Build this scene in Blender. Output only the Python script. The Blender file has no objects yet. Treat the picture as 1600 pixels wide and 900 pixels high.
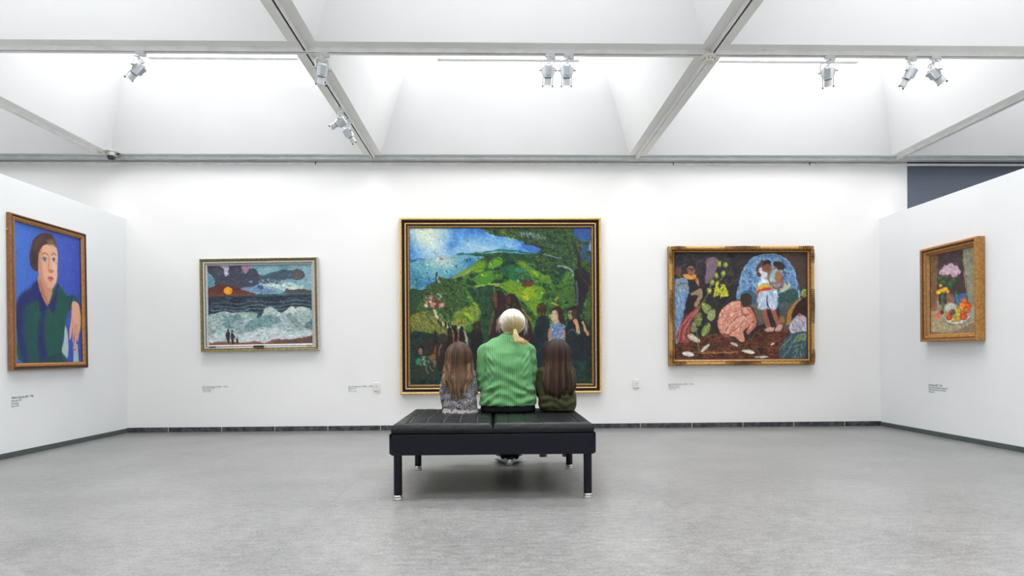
import bpy, math, random
import numpy as np
from mathutils import Vector, Matrix

S = bpy.context.scene
COL = S.collection
random.seed(7)
rng = np.random.default_rng(11)
PI = math.pi

# ---------------------------------------------------------------- camera geometry (photo = 1600 x 900)
CAM_H, YAW, ROLL, HY, FPX = 0.92, 0.0254, -0.006, 551.4, 947.6
YW = 7.334          # back wall
XL, XR = -4.398, 4.710   # partition faces
ZR = 3.266          # underside of the ceiling grid
ZP = 2.541          # top of the partitions
BX = [-7.70, -4.570, -1.4485, 1.694, 4.872, 8.0]
BY = [YW + 0.0, 4.69, 2.13, -0.43, -2.99]

def ray(px, py):
    u = px - 800.0; v = py - HY
    c, s = math.cos(-ROLL), math.sin(-ROLL)
    u, v = u * c - v * s, u * s + v * c
    xc = u / FPX; zc = -v / FPX
    c, s = math.cos(YAW), math.sin(YAW)
    return Vector((xc * c + s, c - xc * s, zc))
def onY(px, py, Y):
    d = ray(px, py); return Vector((d.x * Y / d.y, Y, CAM_H + d.z * Y / d.y))
def onX(px, py, X):
    d = ray(px, py); return Vector((X, d.y * X / d.x, CAM_H + d.z * X / d.x))
def onZ(px, py, Z):
    d = ray(px, py); k = (Z - CAM_H) / d.z
    return Vector((d.x * k, d.y * k, Z))

cam_d = bpy.data.cameras.new('camera'); cam = bpy.data.objects.new('camera', cam_d); COL.objects.link(cam)
cam.location = (0, 0, CAM_H)
cam_d.sensor_width = 36; cam_d.lens = FPX / 1600 * 36
cam_d.shift_y = (HY - 450) / 1600
cam_d.clip_start = 0.05; cam_d.clip_end = 100
cam.rotation_euler = (Matrix.Rotation(-YAW, 3, 'Z') @ Matrix.Rotation(PI / 2, 3, 'X') @ Matrix.Rotation(ROLL, 3, 'Z')).to_euler()
S.camera = cam
S.view_settings.view_transform = 'Standard'
S.view_settings.look = 'None'
S.view_settings.gamma = 1
S.view_settings.use_curve_mapping = False
S.view_settings.exposure = 0.0

w = bpy.data.worlds.new('world'); S.world = w; w.use_nodes = True
w.node_tree.nodes['Background'].inputs[0].default_value = (0.9, 0.95, 1, 1)
w.node_tree.nodes['Background'].inputs[1].default_value = 0.6

# ---------------------------------------------------------------- materials
def lin(c):
    r = []
    for x in c[:3]:
        x = x / 255.0
        r.append(x / 12.92 if x <= 0.04045 else ((x + 0.055) / 1.055) ** 2.4)
    return (r[0], r[1], r[2], 1.0)
def mat(name, c, rough=0.6, metal=0.0, spec=0.5, coat=0.0, noise=None, bump=None, c2=None):
    """c, c2 in sRGB 0-255; noise=(scale, detail) mixes c and c2; bump=(scale, strength)"""
    m = bpy.data.materials.new(name); m.use_nodes = True
    nt = m.node_tree; b = nt.nodes['Principled BSDF']
    b.inputs['Base Color'].default_value = lin(c)
    b.inputs['Roughness'].default_value = rough
    b.inputs['Metallic'].default_value = metal
    b.inputs['Specular IOR Level'].default_value = spec
    b.inputs['Coat Weight'].default_value = coat
    tc = nt.nodes.new('ShaderNodeTexCoord')
    if c2 is None: c2 = tuple(min(255, x * 0.94) for x in c)
    if noise is None: noise = (9.0, 3.0)
    n = nt.nodes.new('ShaderNodeTexNoise'); n.inputs['Scale'].default_value = noise[0]; n.inputs['Detail'].default_value = noise[1]
    nt.links.new(tc.outputs['Object'], n.inputs['Vector'])
    r = nt.nodes.new('ShaderNodeValToRGB')
    r.color_ramp.elements[0].position = 0.35; r.color_ramp.elements[1].position = 0.65
    r.color_ramp.elements[0].color = lin(c2); r.color_ramp.elements[1].color = lin(c)
    nt.links.new(n.outputs['Fac'], r.inputs[0]); nt.links.new(r.outputs[0], b.inputs['Base Color'])
    if bump:
        n2 = nt.nodes.new('ShaderNodeTexNoise'); n2.inputs['Scale'].default_value = bump[0]; n2.inputs['Detail'].default_value = 4
        nt.links.new(tc.outputs['Object'], n2.inputs['Vector'])
        bp = nt.nodes.new('ShaderNodeBump'); bp.inputs['Strength'].default_value = bump[1]; bp.inputs['Distance'].default_value = 0.01
        nt.links.new(n2.outputs['Fac'], bp.inputs['Height']); nt.links.new(bp.outputs[0], b.inputs['Normal'])
    return m
def emis(name, c, strength):
    m = bpy.data.materials.new(name); m.use_nodes = True
    nt = m.node_tree; nt.nodes.clear()
    e = nt.nodes.new('ShaderNodeEmission'); o = nt.nodes.new('ShaderNodeOutputMaterial')
    e.inputs[0].default_value = (*c, 1); e.inputs[1].default_value = strength
    nt.links.new(e.outputs[0], o.inputs[0]); return m
def attr_mat(name, rough=0.5, spec=0.4, bump=0.0, bscale=300.0, coat=0.0):
    m = bpy.data.materials.new(name); m.use_nodes = True
    nt = m.node_tree; b = nt.nodes['Principled BSDF']
    a = nt.nodes.new('ShaderNodeAttribute'); a.attribute_name = 'col'
    nt.links.new(a.outputs['Color'], b.inputs['Base Color'])
    b.inputs['Roughness'].default_value = rough; b.inputs['Specular IOR Level'].default_value = spec
    b.inputs['Coat Weight'].default_value = coat
    if bump:
        tc = nt.nodes.new('ShaderNodeTexCoord'); n = nt.nodes.new('ShaderNodeTexNoise')
        n.inputs['Scale'].default_value = bscale; n.inputs['Detail'].default_value = 3
        nt.links.new(tc.outputs['Object'], n.inputs['Vector'])
        bp = nt.nodes.new('ShaderNodeBump'); bp.inputs['Strength'].default_value = bump; bp.inputs['Distance'].default_value = 0.004
        nt.links.new(n.outputs['Fac'], bp.inputs['Height']); nt.links.new(bp.outputs[0], b.inputs['Normal'])
    return m

M = {}
M['wall'] = mat('white_wall_paint', (240, 240, 239), 0.85, spec=0.2, c2=(238, 238, 237), noise=(1.5, 2))
M['partition'] = mat('partition_paint', (233, 235, 237), 0.85, spec=0.2, c2=(230, 232, 234), noise=(1.5, 2))
M['coffer'] = mat('coffer_paint', (224, 225, 226), 0.9, spec=0.1, c2=(222, 223, 224), noise=(2, 2))
M['beam'] = mat('beam_paint', (243, 243, 239), 0.7, spec=0.3, c2=(240, 240, 236), noise=(4, 3))
M['track'] = mat('track_white', (252, 252, 251), 0.4, spec=0.4)
M['slot'] = mat('track_slot_dark', (52, 44, 42), 0.7)
M['slot_light'] = mat('track_cover', (222, 222, 220), 0.5)
M['alu'] = mat('aluminium_fascia', (205, 211, 213), 0.4, metal=0.3)
M['blue_grey'] = mat('blue_grey_wall', (101, 110, 124), 0.85, c2=(97, 106, 120), noise=(40, 3))
M['skirt_green'] = mat('painted_skirting_green_grey', (78, 88, 84), 0.5, c2=(72, 82, 78), noise=(12, 2))
M['spot'] = mat('spotlight_silver', (222, 226, 231), 0.35, metal=0.12, c2=(214, 219, 226))
M['spot_grey'] = mat('spotlight_grey_panel', (190, 197, 204), 0.45, metal=0.1)
M['spot_white'] = mat('spotlight_white_plastic', (226, 228, 230), 0.4)
M['black'] = mat('black_plastic', (25, 25, 28), 0.4)
M['brass'] = mat('brass_knob', (176, 160, 120), 0.35, metal=0.7)
M['steel'] = mat('brushed_steel', (205, 205, 200), 0.28, metal=0.9)
M['bench_metal'] = mat('bench_navy_black_steel', (18, 20, 31), 0.5, spec=0.22, c2=(15, 17, 27), noise=(120, 4), bump=(500, 0.08))
M['dome_dark'] = mat('dome_glass_dark', (22, 24, 34), 0.08, coat=0.6)
M['batten_grey'] = mat('batten_housing_grey', (246, 247, 247), 0.5)
M['thread'] = mat('grey_seam_thread', (84, 90, 94), 0.5)
M['lens'] = mat('spot_lens', (70, 76, 84), 0.1, coat=0.5)
M['cream'] = mat('smoke_detector_cream', (226, 224, 210), 0.5)
M['white_plastic'] = mat('white_plastic', (240, 240, 238), 0.5)
M['ink'] = mat('caption_ink', (150, 155, 156), 0.8)
M['dark_ink'] = mat('dark_ink', (60, 64, 66), 0.8)
M['skin'] = mat('skin_fair', (226, 178, 156), 0.55, c2=(216, 164, 142), noise=(25, 3))
M['skin_child'] = mat('skin_child', (230, 182, 160), 0.55, c2=(222, 170, 148), noise=(25, 3))
M['trouser'] = mat('black_trousers', (22, 22, 28), 0.85, spec=0.2, c2=(17, 17, 22), noise=(60, 3), bump=(30, 0.3))
M['eye_white'] = mat('eye_white', (236, 232, 228), 0.25)
M['iris'] = mat('iris_blue', (70, 96, 120), 0.2)
M['lip'] = mat('lip', (190, 110, 104), 0.5)
M['red_plastic'] = mat('red_glasses_plastic', (214, 74, 58), 0.3)
M['glass'] = mat('lens_clear', (235, 240, 242), 0.02)
M['glass'].node_tree.nodes['Principled BSDF'].inputs['Transmission Weight'].default_value = 1.0
M['tie'] = mat('hair_tie_yellow', (214, 190, 120), 0.6)
M['sole_white'] = mat('shoe_sole_white', (205, 208, 208), 0.6)
M['shoe_dark'] = mat('shoe_upper_dark', (40, 42, 50), 0.7)
M['tan_boot'] = mat('tan_suede_boot', (160, 122, 62), 0.8, c2=(142, 106, 50), noise=(50, 3))
M['boot_sole'] = mat('boot_sole_brown', (96, 74, 44), 0.8)
M['grey_tights'] = mat('grey_tights', (70, 70, 76), 0.9)
M['olive_trouser'] = mat('dark_denim', (40, 44, 56), 0.9)

def wall_like(name, build):
    m = bpy.data.materials.new(name); m.use_nodes = True
    build(m.node_tree, m.node_tree.nodes['Principled BSDF']); return m

def floor_nodes(nt, b):
    N, L = nt.nodes, nt.links
    tc = N.new('ShaderNodeTexCoord')
    def noise(scale, det, rough=0.6, sx=1, sy=1):
        mp = N.new('ShaderNodeMapping'); mp.inputs['Scale'].default_value = (sx, sy, 1); L.new(tc.outputs['Object'], mp.inputs[0])
        n = N.new('ShaderNodeTexNoise'); n.inputs['Scale'].default_value = scale; n.inputs['Detail'].default_value = det; n.inputs['Roughness'].default_value = rough
        L.new(mp.outputs[0], n.inputs['Vector']); return n.outputs['Fac']
    def math_(op, a, b_=None, v=None):
        x = N.new('ShaderNodeMath'); x.operation = op
        L.new(a, x.inputs[0])
        if b_ is not None: L.new(b_, x.inputs[1])
        if v is not None: x.inputs[1].default_value = v
        return x.outputs[0]
    a = noise(1.6, 3, 0.6, 1, 1.2); c = noise(17, 8, 0.78, .7, 1.7); d = noise(110, 4, 0.7, .6, 1.4)
    s = math_('ADD', math_('MULTIPLY', a, v=0.22), math_('MULTIPLY', c, v=0.70))
    s = math_('ADD', s, math_('MULTIPLY', d, v=0.75))
    r = N.new('ShaderNodeValToRGB'); L.new(s, r.inputs[0])
    r.color_ramp.elements[0].position = 0.66; r.color_ramp.elements[0].color = lin(FLOOR_A)
    r.color_ramp.elements[1].position = 1.02; r.color_ramp.elements[1].color = lin(FLOOR_B)
    # welded sheet seams (2 m wide sheets running towards the far wall) and the border strip by the wall
    sep = N.new('ShaderNodeSeparateXYZ'); L.new(tc.outputs['Object'], sep.inputs[0])
    x = math_('ADD', sep.outputs[0], v=1.03 + 20.6)
    fr = math_('MODULO', x, v=2.06)
    near = math_('LESS_THAN', math_('ABSOLUTE', math_('SUBTRACT', fr, v=1.03)), v=1.5)
    line = math_('LESS_THAN', fr, v=0.005)
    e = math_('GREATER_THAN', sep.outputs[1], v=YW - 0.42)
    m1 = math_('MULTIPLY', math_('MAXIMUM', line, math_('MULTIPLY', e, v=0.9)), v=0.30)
    mx = N.new('ShaderNodeMix'); mx.data_type = 'RGBA'
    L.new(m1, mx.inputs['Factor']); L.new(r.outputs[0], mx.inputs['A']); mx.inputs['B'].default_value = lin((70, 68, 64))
    L.new(mx.outputs['Result'], b.inputs['Base Color'])
    b.inputs['Specular IOR Level'].default_value = 0.55
    rr = N.new('ShaderNodeMapRange'); L.new(c, rr.inputs[0]); rr.inputs[3].default_value = 0.24; rr.inputs[4].default_value = 0.42
    L.new(rr.outputs[0], b.inputs['Roughness'])
    bp = N.new('ShaderNodeBump'); bp.inputs['Strength'].default_value = 0.12; bp.inputs['Distance'].default_value = 0.003
    L.new(s, bp.inputs['Height']); L.new(bp.outputs[0], b.inputs['Normal'])
FLOOR_A, FLOOR_B = (92, 92, 92), (150, 150, 149)
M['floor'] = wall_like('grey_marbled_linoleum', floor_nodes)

def stone_nodes(nt, b):
    N, L = nt.nodes, nt.links
    tc = N.new('ShaderNodeTexCoord'); sep = N.new('ShaderNodeSeparateXYZ'); L.new(tc.outputs['Object'], sep.inputs[0])
    n = N.new('ShaderNodeTexNoise'); n.inputs['Scale'].default_value = 18; n.inputs['Detail'].default_value = 5; L.new(tc.outputs['Object'], n.inputs['Vector'])
    r = N.new('ShaderNodeValToRGB'); L.new(n.outputs['Fac'], r.inputs[0])
    r.color_ramp.elements[0].position = 0.4; r.color_ramp.elements[0].color = lin((42, 43, 48))
    r.color_ramp.elements[1].position = 0.72; r.color_ramp.elements[1].color = lin((92, 94, 98))
    def mm(op, a, v):
        x = N.new('ShaderNodeMath'); x.operation = op; L.new(a, x.inputs[0]); x.inputs[1].default_value = v; return x.outputs[0]
    fr = mm('MODULO', mm('ADD', sep.outputs[0], 22.756), 0.628)
    ln = mm('LESS_THAN', fr, 0.010)
    mx = N.new('ShaderNodeMix'); mx.data_type = 'RGBA'; L.new(ln, mx.inputs['Factor']); L.new(r.outputs[0], mx.inputs['A'])
    mx.inputs['B'].default_value = lin((178, 172, 160)); L.new(mx.outputs['Result'], b.inputs['Base Color'])
    b.inputs['Roughness'].default_value = 0.45
M['stone'] = wall_like('dark_stone_skirting', stone_nodes)

def leather_nodes(nt, b):
    N, L = nt.nodes, nt.links
    tc = N.new('ShaderNodeTexCoord')
    b.inputs['Base Color'].default_value = lin((13, 15, 19)); b.inputs['Roughness'].default_value = 0.30
    b.inputs['Specular IOR Level'].default_value = 0.30
    n = N.new('ShaderNodeTexNoise'); n.inputs['Scale'].default_value = 9; n.inputs['Detail'].default_value = 6; n.inputs['Distortion'].default_value = 1.2
    mp = N.new('ShaderNodeMapping'); mp.inputs['Scale'].default_value = (1, 2.2, 1); L.new(tc.outputs['Object'], mp.inputs[0]); L.new(mp.outputs[0], n.inputs['Vector'])
    v = N.new('ShaderNodeTexVoronoi'); v.inputs['Scale'].default_value = 260; L.new(tc.outputs['Object'], v.inputs['Vector'])
    ad = N.new('ShaderNodeMath'); ad.operation = 'MULTIPLY_ADD'; L.new(v.outputs['Distance'], ad.inputs[0]); ad.inputs[1].default_value = 0.12; L.new(n.outputs['Fac'], ad.inputs[2])
    bp = N.new('ShaderNodeBump'); bp.inputs['Strength'].default_value = 0.55; bp.inputs['Distance'].default_value = 0.012
    L.new(ad.outputs[0], bp.inputs['Height']); L.new(bp.outputs[0], b.inputs['Normal'])
M['leather'] = wall_like('black_leather', leather_nodes)

def ribs_nodes(nt, b):
    N, L = nt.nodes, nt.links
    tc = N.new('ShaderNodeTexCoord')
    n = N.new('ShaderNodeTexNoise'); n.inputs['Scale'].default_value = 3.2; n.inputs['Detail'].default_value = 3; L.new(tc.outputs['Object'], n.inputs['Vector'])
    wv = N.new('ShaderNodeTexWave'); wv.wave_type = 'BANDS'; wv.bands_direction = 'X'; wv.inputs['Scale'].default_value = 21.8
    wv.inputs['Distortion'].default_value = 1.0; wv.inputs['Detail'].default_value = 0; wv.inputs['Detail Scale'].default_value = 0.4
    L.new(tc.outputs['Object'], wv.inputs['Vector'])
    mx = N.new('ShaderNodeMix'); mx.data_type = 'RGBA'; L.new(wv.outputs['Fac'], mx.inputs['Factor'])
    mx.inputs['A'].default_value = lin((84, 140, 88)); mx.inputs['B'].default_value = lin((112, 172, 114))
    L.new(mx.outputs['Result'], b.inputs['Base Color'])
    b.inputs['Roughness'].default_value = 0.8; b.inputs['Specular IOR Level'].default_value = 0.25
    b.inputs['Sheen Weight'].default_value = 0.2
    ad = N.new('ShaderNodeMath'); ad.operation = 'MULTIPLY_ADD'; L.new(wv.outputs['Fac'], ad.inputs[0]); ad.inputs[1].default_value = 0.28; L.new(n.outputs['Fac'], ad.inputs[2])
    bp = N.new('ShaderNodeBump'); bp.inputs['Strength'].default_value = 0.6; bp.inputs['Distance'].default_value = 0.012
    L.new(ad.outputs[0], bp.inputs['Height']); L.new(bp.outputs[0], b.inputs['Normal'])
M['green_rib'] = wall_like('green_ribbed_velour', ribs_nodes)

def tweed_nodes(nt, b):
    N, L = nt.nodes, nt.links
    tc = N.new('ShaderNodeTexCoord')
    n = N.new('ShaderNodeTexNoise'); n.inputs['Scale'].default_value = 125; n.inputs['Detail'].default_value = 3; n.inputs['Roughness'].default_value = 0.7
    mp = N.new('ShaderNodeMapping'); mp.inputs['Scale'].default_value = (1.2, 1, 0.75); L.new(tc.outputs['Object'], mp.inputs[0]); L.new(mp.outputs[0], n.inputs['Vector'])
    r = N.new('ShaderNodeValToRGB'); L.new(n.outputs['Fac'], r.inputs[0])
    r.color_ramp.elements[0].position = 0.38; r.color_ramp.elements[0].color = lin((58, 57, 62))
    r.color_ramp.elements[1].position = 0.66; r.color_ramp.elements[1].color = lin((208, 205, 210))
    e = r.color_ramp.elements.new(0.5); e.color = lin((112, 110, 116))
    L.new(r.outputs[0], b.inputs['Base Color']); b.inputs['Roughness'].default_value = 0.95; b.inputs['Specular IOR Level'].default_value = 0.1
    bp = N.new('ShaderNodeBump'); bp.inputs['Strength'].default_value = 0.6; bp.inputs['Distance'].default_value = 0.005
    L.new(n.outputs['Fac'], bp.inputs['Height']); L.new(bp.outputs[0], b.inputs['Normal'])
M['tweed'] = wall_like('grey_speckled_knit', tweed_nodes)
M['frill'] = mat('pale_grey_hem', (176, 172, 168), 0.95, c2=(140, 136, 134), noise=(90, 3))
M['olive'] = mat('olive_jersey', (66, 68, 46), 0.9, spec=0.15, c2=(56, 58, 38), noise=(14, 4), bump=(9, 0.8))

def gold_mat(name, c1, c2, scale=(55, 5), rough=0.45, metal=0.25):
    return mat(name, c1, rough, metal=metal, c2=c2, noise=scale, bump=(160, 0.25))
M['gold_pale'] = gold_mat('pale_gold_leaf', (232, 200, 134), (208, 168, 96))
M['gold'] = gold_mat('antique_gold', (206, 158, 82), (176, 128, 58))
M['gold_deep'] = gold_mat('worn_bronze_gold', (146, 106, 54), (84, 58, 30))
M['brown_dark'] = gold_mat('dark_brown_lacquer', (58, 34, 26), (34, 20, 18), metal=0.0, rough=0.35)
M['bronze'] = gold_mat('aged_bronze_moulding', (150, 134, 70), (104, 90, 44), scale=(60, 5))
M['silver_liner'] = mat('silver_white_liner', (206, 204, 200), 0.5, metal=0.15, c2=(176, 174, 170), noise=(70, 5))
M['wood'] = mat('warm_wood_moulding', (158, 106, 58), 0.45, c2=(132, 86, 44), noise=(45, 5), bump=(120, 0.2))
M['wood_dark'] = mat('dark_wood_groove', (58, 36, 24), 0.5)
M['wood_gold'] = gold_mat('golden_oak_moulding', (190, 138, 74), (158, 110, 54), scale=(40, 5), metal=0.25)

# ---------------------------------------------------------------- mesh helpers
class MB:
    def __init__(s): s.v = []; s.f = []; s.mi = []
    def add(s, vs, fs, mi=0):
        o = len(s.v); s.v.extend([tuple(p) for p in vs]); s.f.extend([tuple(i + o for i in f) for f in fs]); s.mi.extend([mi] * len(fs)); return s
    def box(s, a, b, mi=0, bev=0.0):
        x0, y0, z0 = a; x1, y1, z1 = b
        if bev <= 0:
            vs = [(x0, y0, z0), (x1, y0, z0), (x1, y1, z0), (x0, y1, z0), (x0, y0, z1), (x1, y0, z1), (x1, y1, z1), (x0, y1, z1)]
            return s.add(vs, [(0, 3, 2, 1), (4, 5, 6, 7), (0, 1, 5, 4), (1, 2, 6, 5), (2, 3, 7, 6), (3, 0, 4, 7)], mi)
        t = min(bev, (x1 - x0) * .45, (y1 - y0) * .45, (z1 - z0) * .45)
        rings = []
        for z, i in ((z0, t), (z0 + t, 0), (z1 - t, 0), (z1, t)):
            xa, xb, ya, yb = x0 + i, x1 - i, y0 + i, y1 - i
            rings.append([(xa + t, ya, z), (xb - t, ya, z), (xb, ya + t, z), (xb, yb - t, z), (xb - t, yb, z), (xa + t, yb, z), (xa, yb - t, z), (xa, ya + t, z)])
        return s.rings(rings, mi)
    def rings(s, rings, mi=0, cap=True, closed=False):
        n = len(rings[0]); vs = [p for r in rings for p in r]; fs = []
        m = len(rings)
        for i in range(m if closed else m - 1):
            a = i * n; b = ((i + 1) % m) * n
            for j in range(n):
                k = (j + 1) % n; fs.append((a + j, a + k, b + k, b + j))
        if cap and not closed:
            fs.append(tuple(range(n - 1, -1, -1))); fs.append(tuple((m - 1) * n + j for j in range(n)))
        return s.add(vs, fs, mi)
    def tube(s, path, rad, n=12, mi=0, cap=True, flat=1.0, ref=None):
        P = [Vector(p) for p in path]; m = len(P)
        if not hasattr(rad, '__len__'): rad = [rad] * m
        T = [(P[min(i + 1, m - 1)] - P[max(i - 1, 0)]).normalized() for i in range(m)]
        u = ref.copy() if ref else (Vector((0, 0, 1)) if abs(T[0].z) < .9 else Vector((1, 0, 0)))
        rings = []
        for i in range(m):
            u = (u - T[i] * u.dot(T[i])).normalized(); w_ = T[i].cross(u)
            rings.append([P[i] + (u * math.cos(2 * PI * j / n) * flat + w_ * math.sin(2 * PI * j / n)) * rad[i] for j in range(n)])
        return s.rings(rings, mi, cap)
    def capsule(s, path, rad, n=14, mi=0, sub=4):
        """smooth path with rounded ends"""
        P, R = smooth_path(path, rad, sub)
        d0 = (P[0] - P[1]).normalized(); d1 = (P[-1] - P[-2]).normalized()
        pre = [(P[0] + d0 * R[0] * k, R[0] * math.sqrt(max(0.0, 1 - k * k))) for k in (.97, .85, .6, .3)]
        post = [(P[-1] + d1 * R[-1] * k, R[-1] * math.sqrt(max(0.0, 1 - k * k))) for k in (.3, .6, .85, .97)]
        PP = [p for p, _ in pre] + P + [p for p, _ in post]; RR = [r for _, r in pre] + R + [r for _, r in post]
        return s.tube(PP, RR, n, mi)
    def ell(s, c, r, rot=None, n=20, mi=0):
        c = Vector(c); rings = []
        for i in range(1, n // 2):
            th = PI * i / (n // 2)
            rg = []
            for j in range(n):
                ph = 2 * PI * j / n
                p = Vector((r[0] * math.sin(th) * math.cos(ph), r[1] * math.sin(th) * math.sin(ph), -r[2] * math.cos(th)))
                if rot: p = rot @ p
                rg.append(c + p)
            rings.append(rg)
        return s.rings(rings, mi)
    def build(s, name, m=None, parent=None, smooth=False, loc=None):
        me = bpy.data.meshes.new(name)
        vs = s.v
        if loc is not None: vs = [(p[0] - loc[0], p[1] - loc[1], p[2] - loc[2]) for p in vs]
        me.from_pydata(vs, [], s.f)
        ms = m if isinstance(m, (list, tuple)) else [m]
        for x in ms: me.materials.append(x)
        if len(ms) > 1: me.polygons.foreach_set('material_index', s.mi)
        if smooth: me.polygons.foreach_set('use_smooth', [True] * len(me.polygons))
        me.update()
        o = bpy.data.objects.new(name, me); COL.objects.link(o)
        if loc is not None: o.location = loc
        if parent is not None: o.parent = parent
        return o
def smooth_path(path, rad, sub=4):
    P = [Vector(p) for p in path]; m = len(P)
    if not hasattr(rad, '__len__'): rad = [rad] * m
    oP, oR = [], []
    for i in range(m - 1):
        p0, p1, p2, p3 = P[max(i - 1, 0)], P[i], P[i + 1], P[min(i + 2, m - 1)]
        for k in range(sub):
            t = k / sub
            oP.append(0.5 * ((2 * p1) + (p2 - p0) * t + (2 * p0 - 5 * p1 + 4 * p2 - p3) * t * t + (3 * p1 - p0 - 3 * p2 + p3) * t ** 3))
            oR.append(rad[i] * (1 - t) + rad[i + 1] * t)
    oP.append(P[-1]); oR.append(rad[-1]); return oP, oR
def auto_smooth(o, ang=35):
    me = o.data
    me.polygons.foreach_set('use_smooth', [True] * len(me.polygons))
    try: me.set_sharp_from_angle(angle=math.radians(ang))
    except Exception: pass
    return o
def tag(o, label, cat, group=None):
    o['label'] = label; o['category'] = cat
    if group: o['group'] = group
    return o
def thing(name, label, cat, loc=(0, 0, 0), rot=(0, 0, 0), group=None):
    o = bpy.data.objects.new(name, None); COL.objects.link(o)
    o.empty_display_size = 0.1
    o.location = loc; o.rotation_euler = rot
    return tag(o, label, cat, group)
def struct(o):
    o['kind'] = 'structure'; return o
def child(parent, mb, name, m, smooth=None):
    o = mb.build(name, m, parent)
    if smooth: auto_smooth(o, smooth)
    return o

# ================================================================= ROOM SHELL
Y0 = BY[-1]; X0, X1 = BX[0], BX[-1]
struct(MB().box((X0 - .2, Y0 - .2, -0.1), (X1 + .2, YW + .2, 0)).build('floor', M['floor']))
XS = onY(1417.5, 290, YW).x
struct(MB().box((X0 - .2, YW, 0), (XS, YW + .2, ZR + .12)).build('wall_back', M['wall']))
struct(MB().box((XS, YW + .02, 0), (X1 + .2, YW + .2, ZR + .12)).build('wall_back_recess', M['blue_grey']))
struct(MB().box((X0 - .2, Y0 - .2, 0), (X0, YW + .2, ZR + .12)).build('wall_far_left', M['wall']))
struct(MB().box((X1, Y0 - .2, 0), (X1 + .2, YW + .2, ZR + .12)).build('wall_far_right', M['wall']))
struct(MB().box((X0 - .2, Y0 - .2, 0), (X1 + .2, Y0, ZR + .12)).build('wall_front', M['wall']))
struct(MB().box((XL - .16, -1.6, 0), (XL, YW, ZP)).build('wall_left', M['partition']))
struct(MB().box((XR, -1.6, 0), (XR + .16, YW, ZP)).build('wall_right', M['partition']))
struct(MB().box((XL, YW - .014, 0), (XR, YW, .056)).build('baseboard_back', M['stone']))
struct(MB().box((XL, -1.6, 0), (XL + .012, YW - .014, .050)).build('baseboard_left', M['skirt_green']))
struct(MB().box((XR - .012, -1.6, 0), (XR, YW - .014, .050)).build('baseboard_right', M['skirt_green']))

# ceiling coffers: a grid of beams with tapering light shafts above each bay
BW = 0.105; CH = 1.12; K = 0.41; NECK = .50
mb = MB()
sky_i = 0
for i in range(len(BX) - 1):
    for j in range(len(BY) - 1):
        xa, xb = BX[i] + BW, BX[i + 1] - BW
        yb, ya = BY[j] - (BW if j else 0.17), BY[j + 1] + BW
        zt = ZR + CH; q = K * CH; z0 = ZR
        bo = [(xa, ya, z0), (xb, ya, z0), (xb, yb, z0), (xa, yb, z0)]
        to = [(xa + q, ya + q, zt), (xb - q, ya + q, zt), (xb - q, yb - q, zt), (xa + q, yb - q, zt)]
        mb.add(bo + to, [(0, 1, 5, 4), (1, 2, 6, 5), (2, 3, 7, 6), (3, 0, 4, 7)]); zt += NECK
        mb.add(to + [(p_[0], p_[1], zt) for p_ in to], [(0, 1, 5, 4), (1, 2, 6, 5), (2, 3, 7, 6), (3, 0, 4, 7)])  # unseen upright neck, added to lift the glazing and even the light on the slopes
        sky_i += 1
        w_ = MB().add([(xa + q, ya + q, zt), (xb - q, ya + q, zt), (xb - q, yb - q, zt), (xa + q, yb - q, zt)], [(0, 3, 2, 1)])
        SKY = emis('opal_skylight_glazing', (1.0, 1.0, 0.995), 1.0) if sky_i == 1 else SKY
        if sky_i == 1: SKY_EDGE = emis('opal_skylight_glazing_dimmed', (1.0, 1.0, 0.995), 1.0)  # outer-bay glow turned down only to darken the wall beyond the partitions
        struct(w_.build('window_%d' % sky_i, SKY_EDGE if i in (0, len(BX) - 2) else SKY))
struct(mb.build('ceiling', M['coffer']))
SKY_STRENGTH = 10.6
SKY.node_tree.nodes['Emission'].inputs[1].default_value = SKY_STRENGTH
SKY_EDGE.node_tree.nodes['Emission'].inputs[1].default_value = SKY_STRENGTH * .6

t_i = 0
for j, y in enumerate(BY):
    t_i += 1
    a, b = (y - BW, y + BW) if 0 < j < len(BY) - 1 else ((y - .17, y + .02) if j == 0 else (y, y + BW))
    struct(MB().box((X0, a, ZR), (X1, b, ZR + .1)).build('trim_%d' % t_i, M['beam']))
for i, x in enumerate(BX):
    t_i += 1
    a, b = (x - BW, x + BW) if 0 < i < len(BX) - 1 else ((x, x + BW) if i == 0 else (x - BW, x))
    struct(MB().box((a, Y0 + BW, ZR + .0005), (b, YW - .17, ZR + .0995)).build('trim_%d' % t_i, M['beam']))

# fascia channel and picture rail along the back wall
t_i += 1
mb = MB(); mb.box((X0, YW - .115, ZR - .040), (X1, YW - .045, ZR)); struct(mb.build('trim_%d' % t_i, M['alu']))
t_i += 1
mb = MB(); mb.box((X0, YW - .045, ZR - .030), (X1, YW - .040, ZR), 1); mb.box((X0, YW - .018, ZR - .078), (X1, YW - .0005, ZR - .052), 0)
struct(mb.build('trim_%d' % t_i, [M['track'], M['slot']]))

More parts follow.
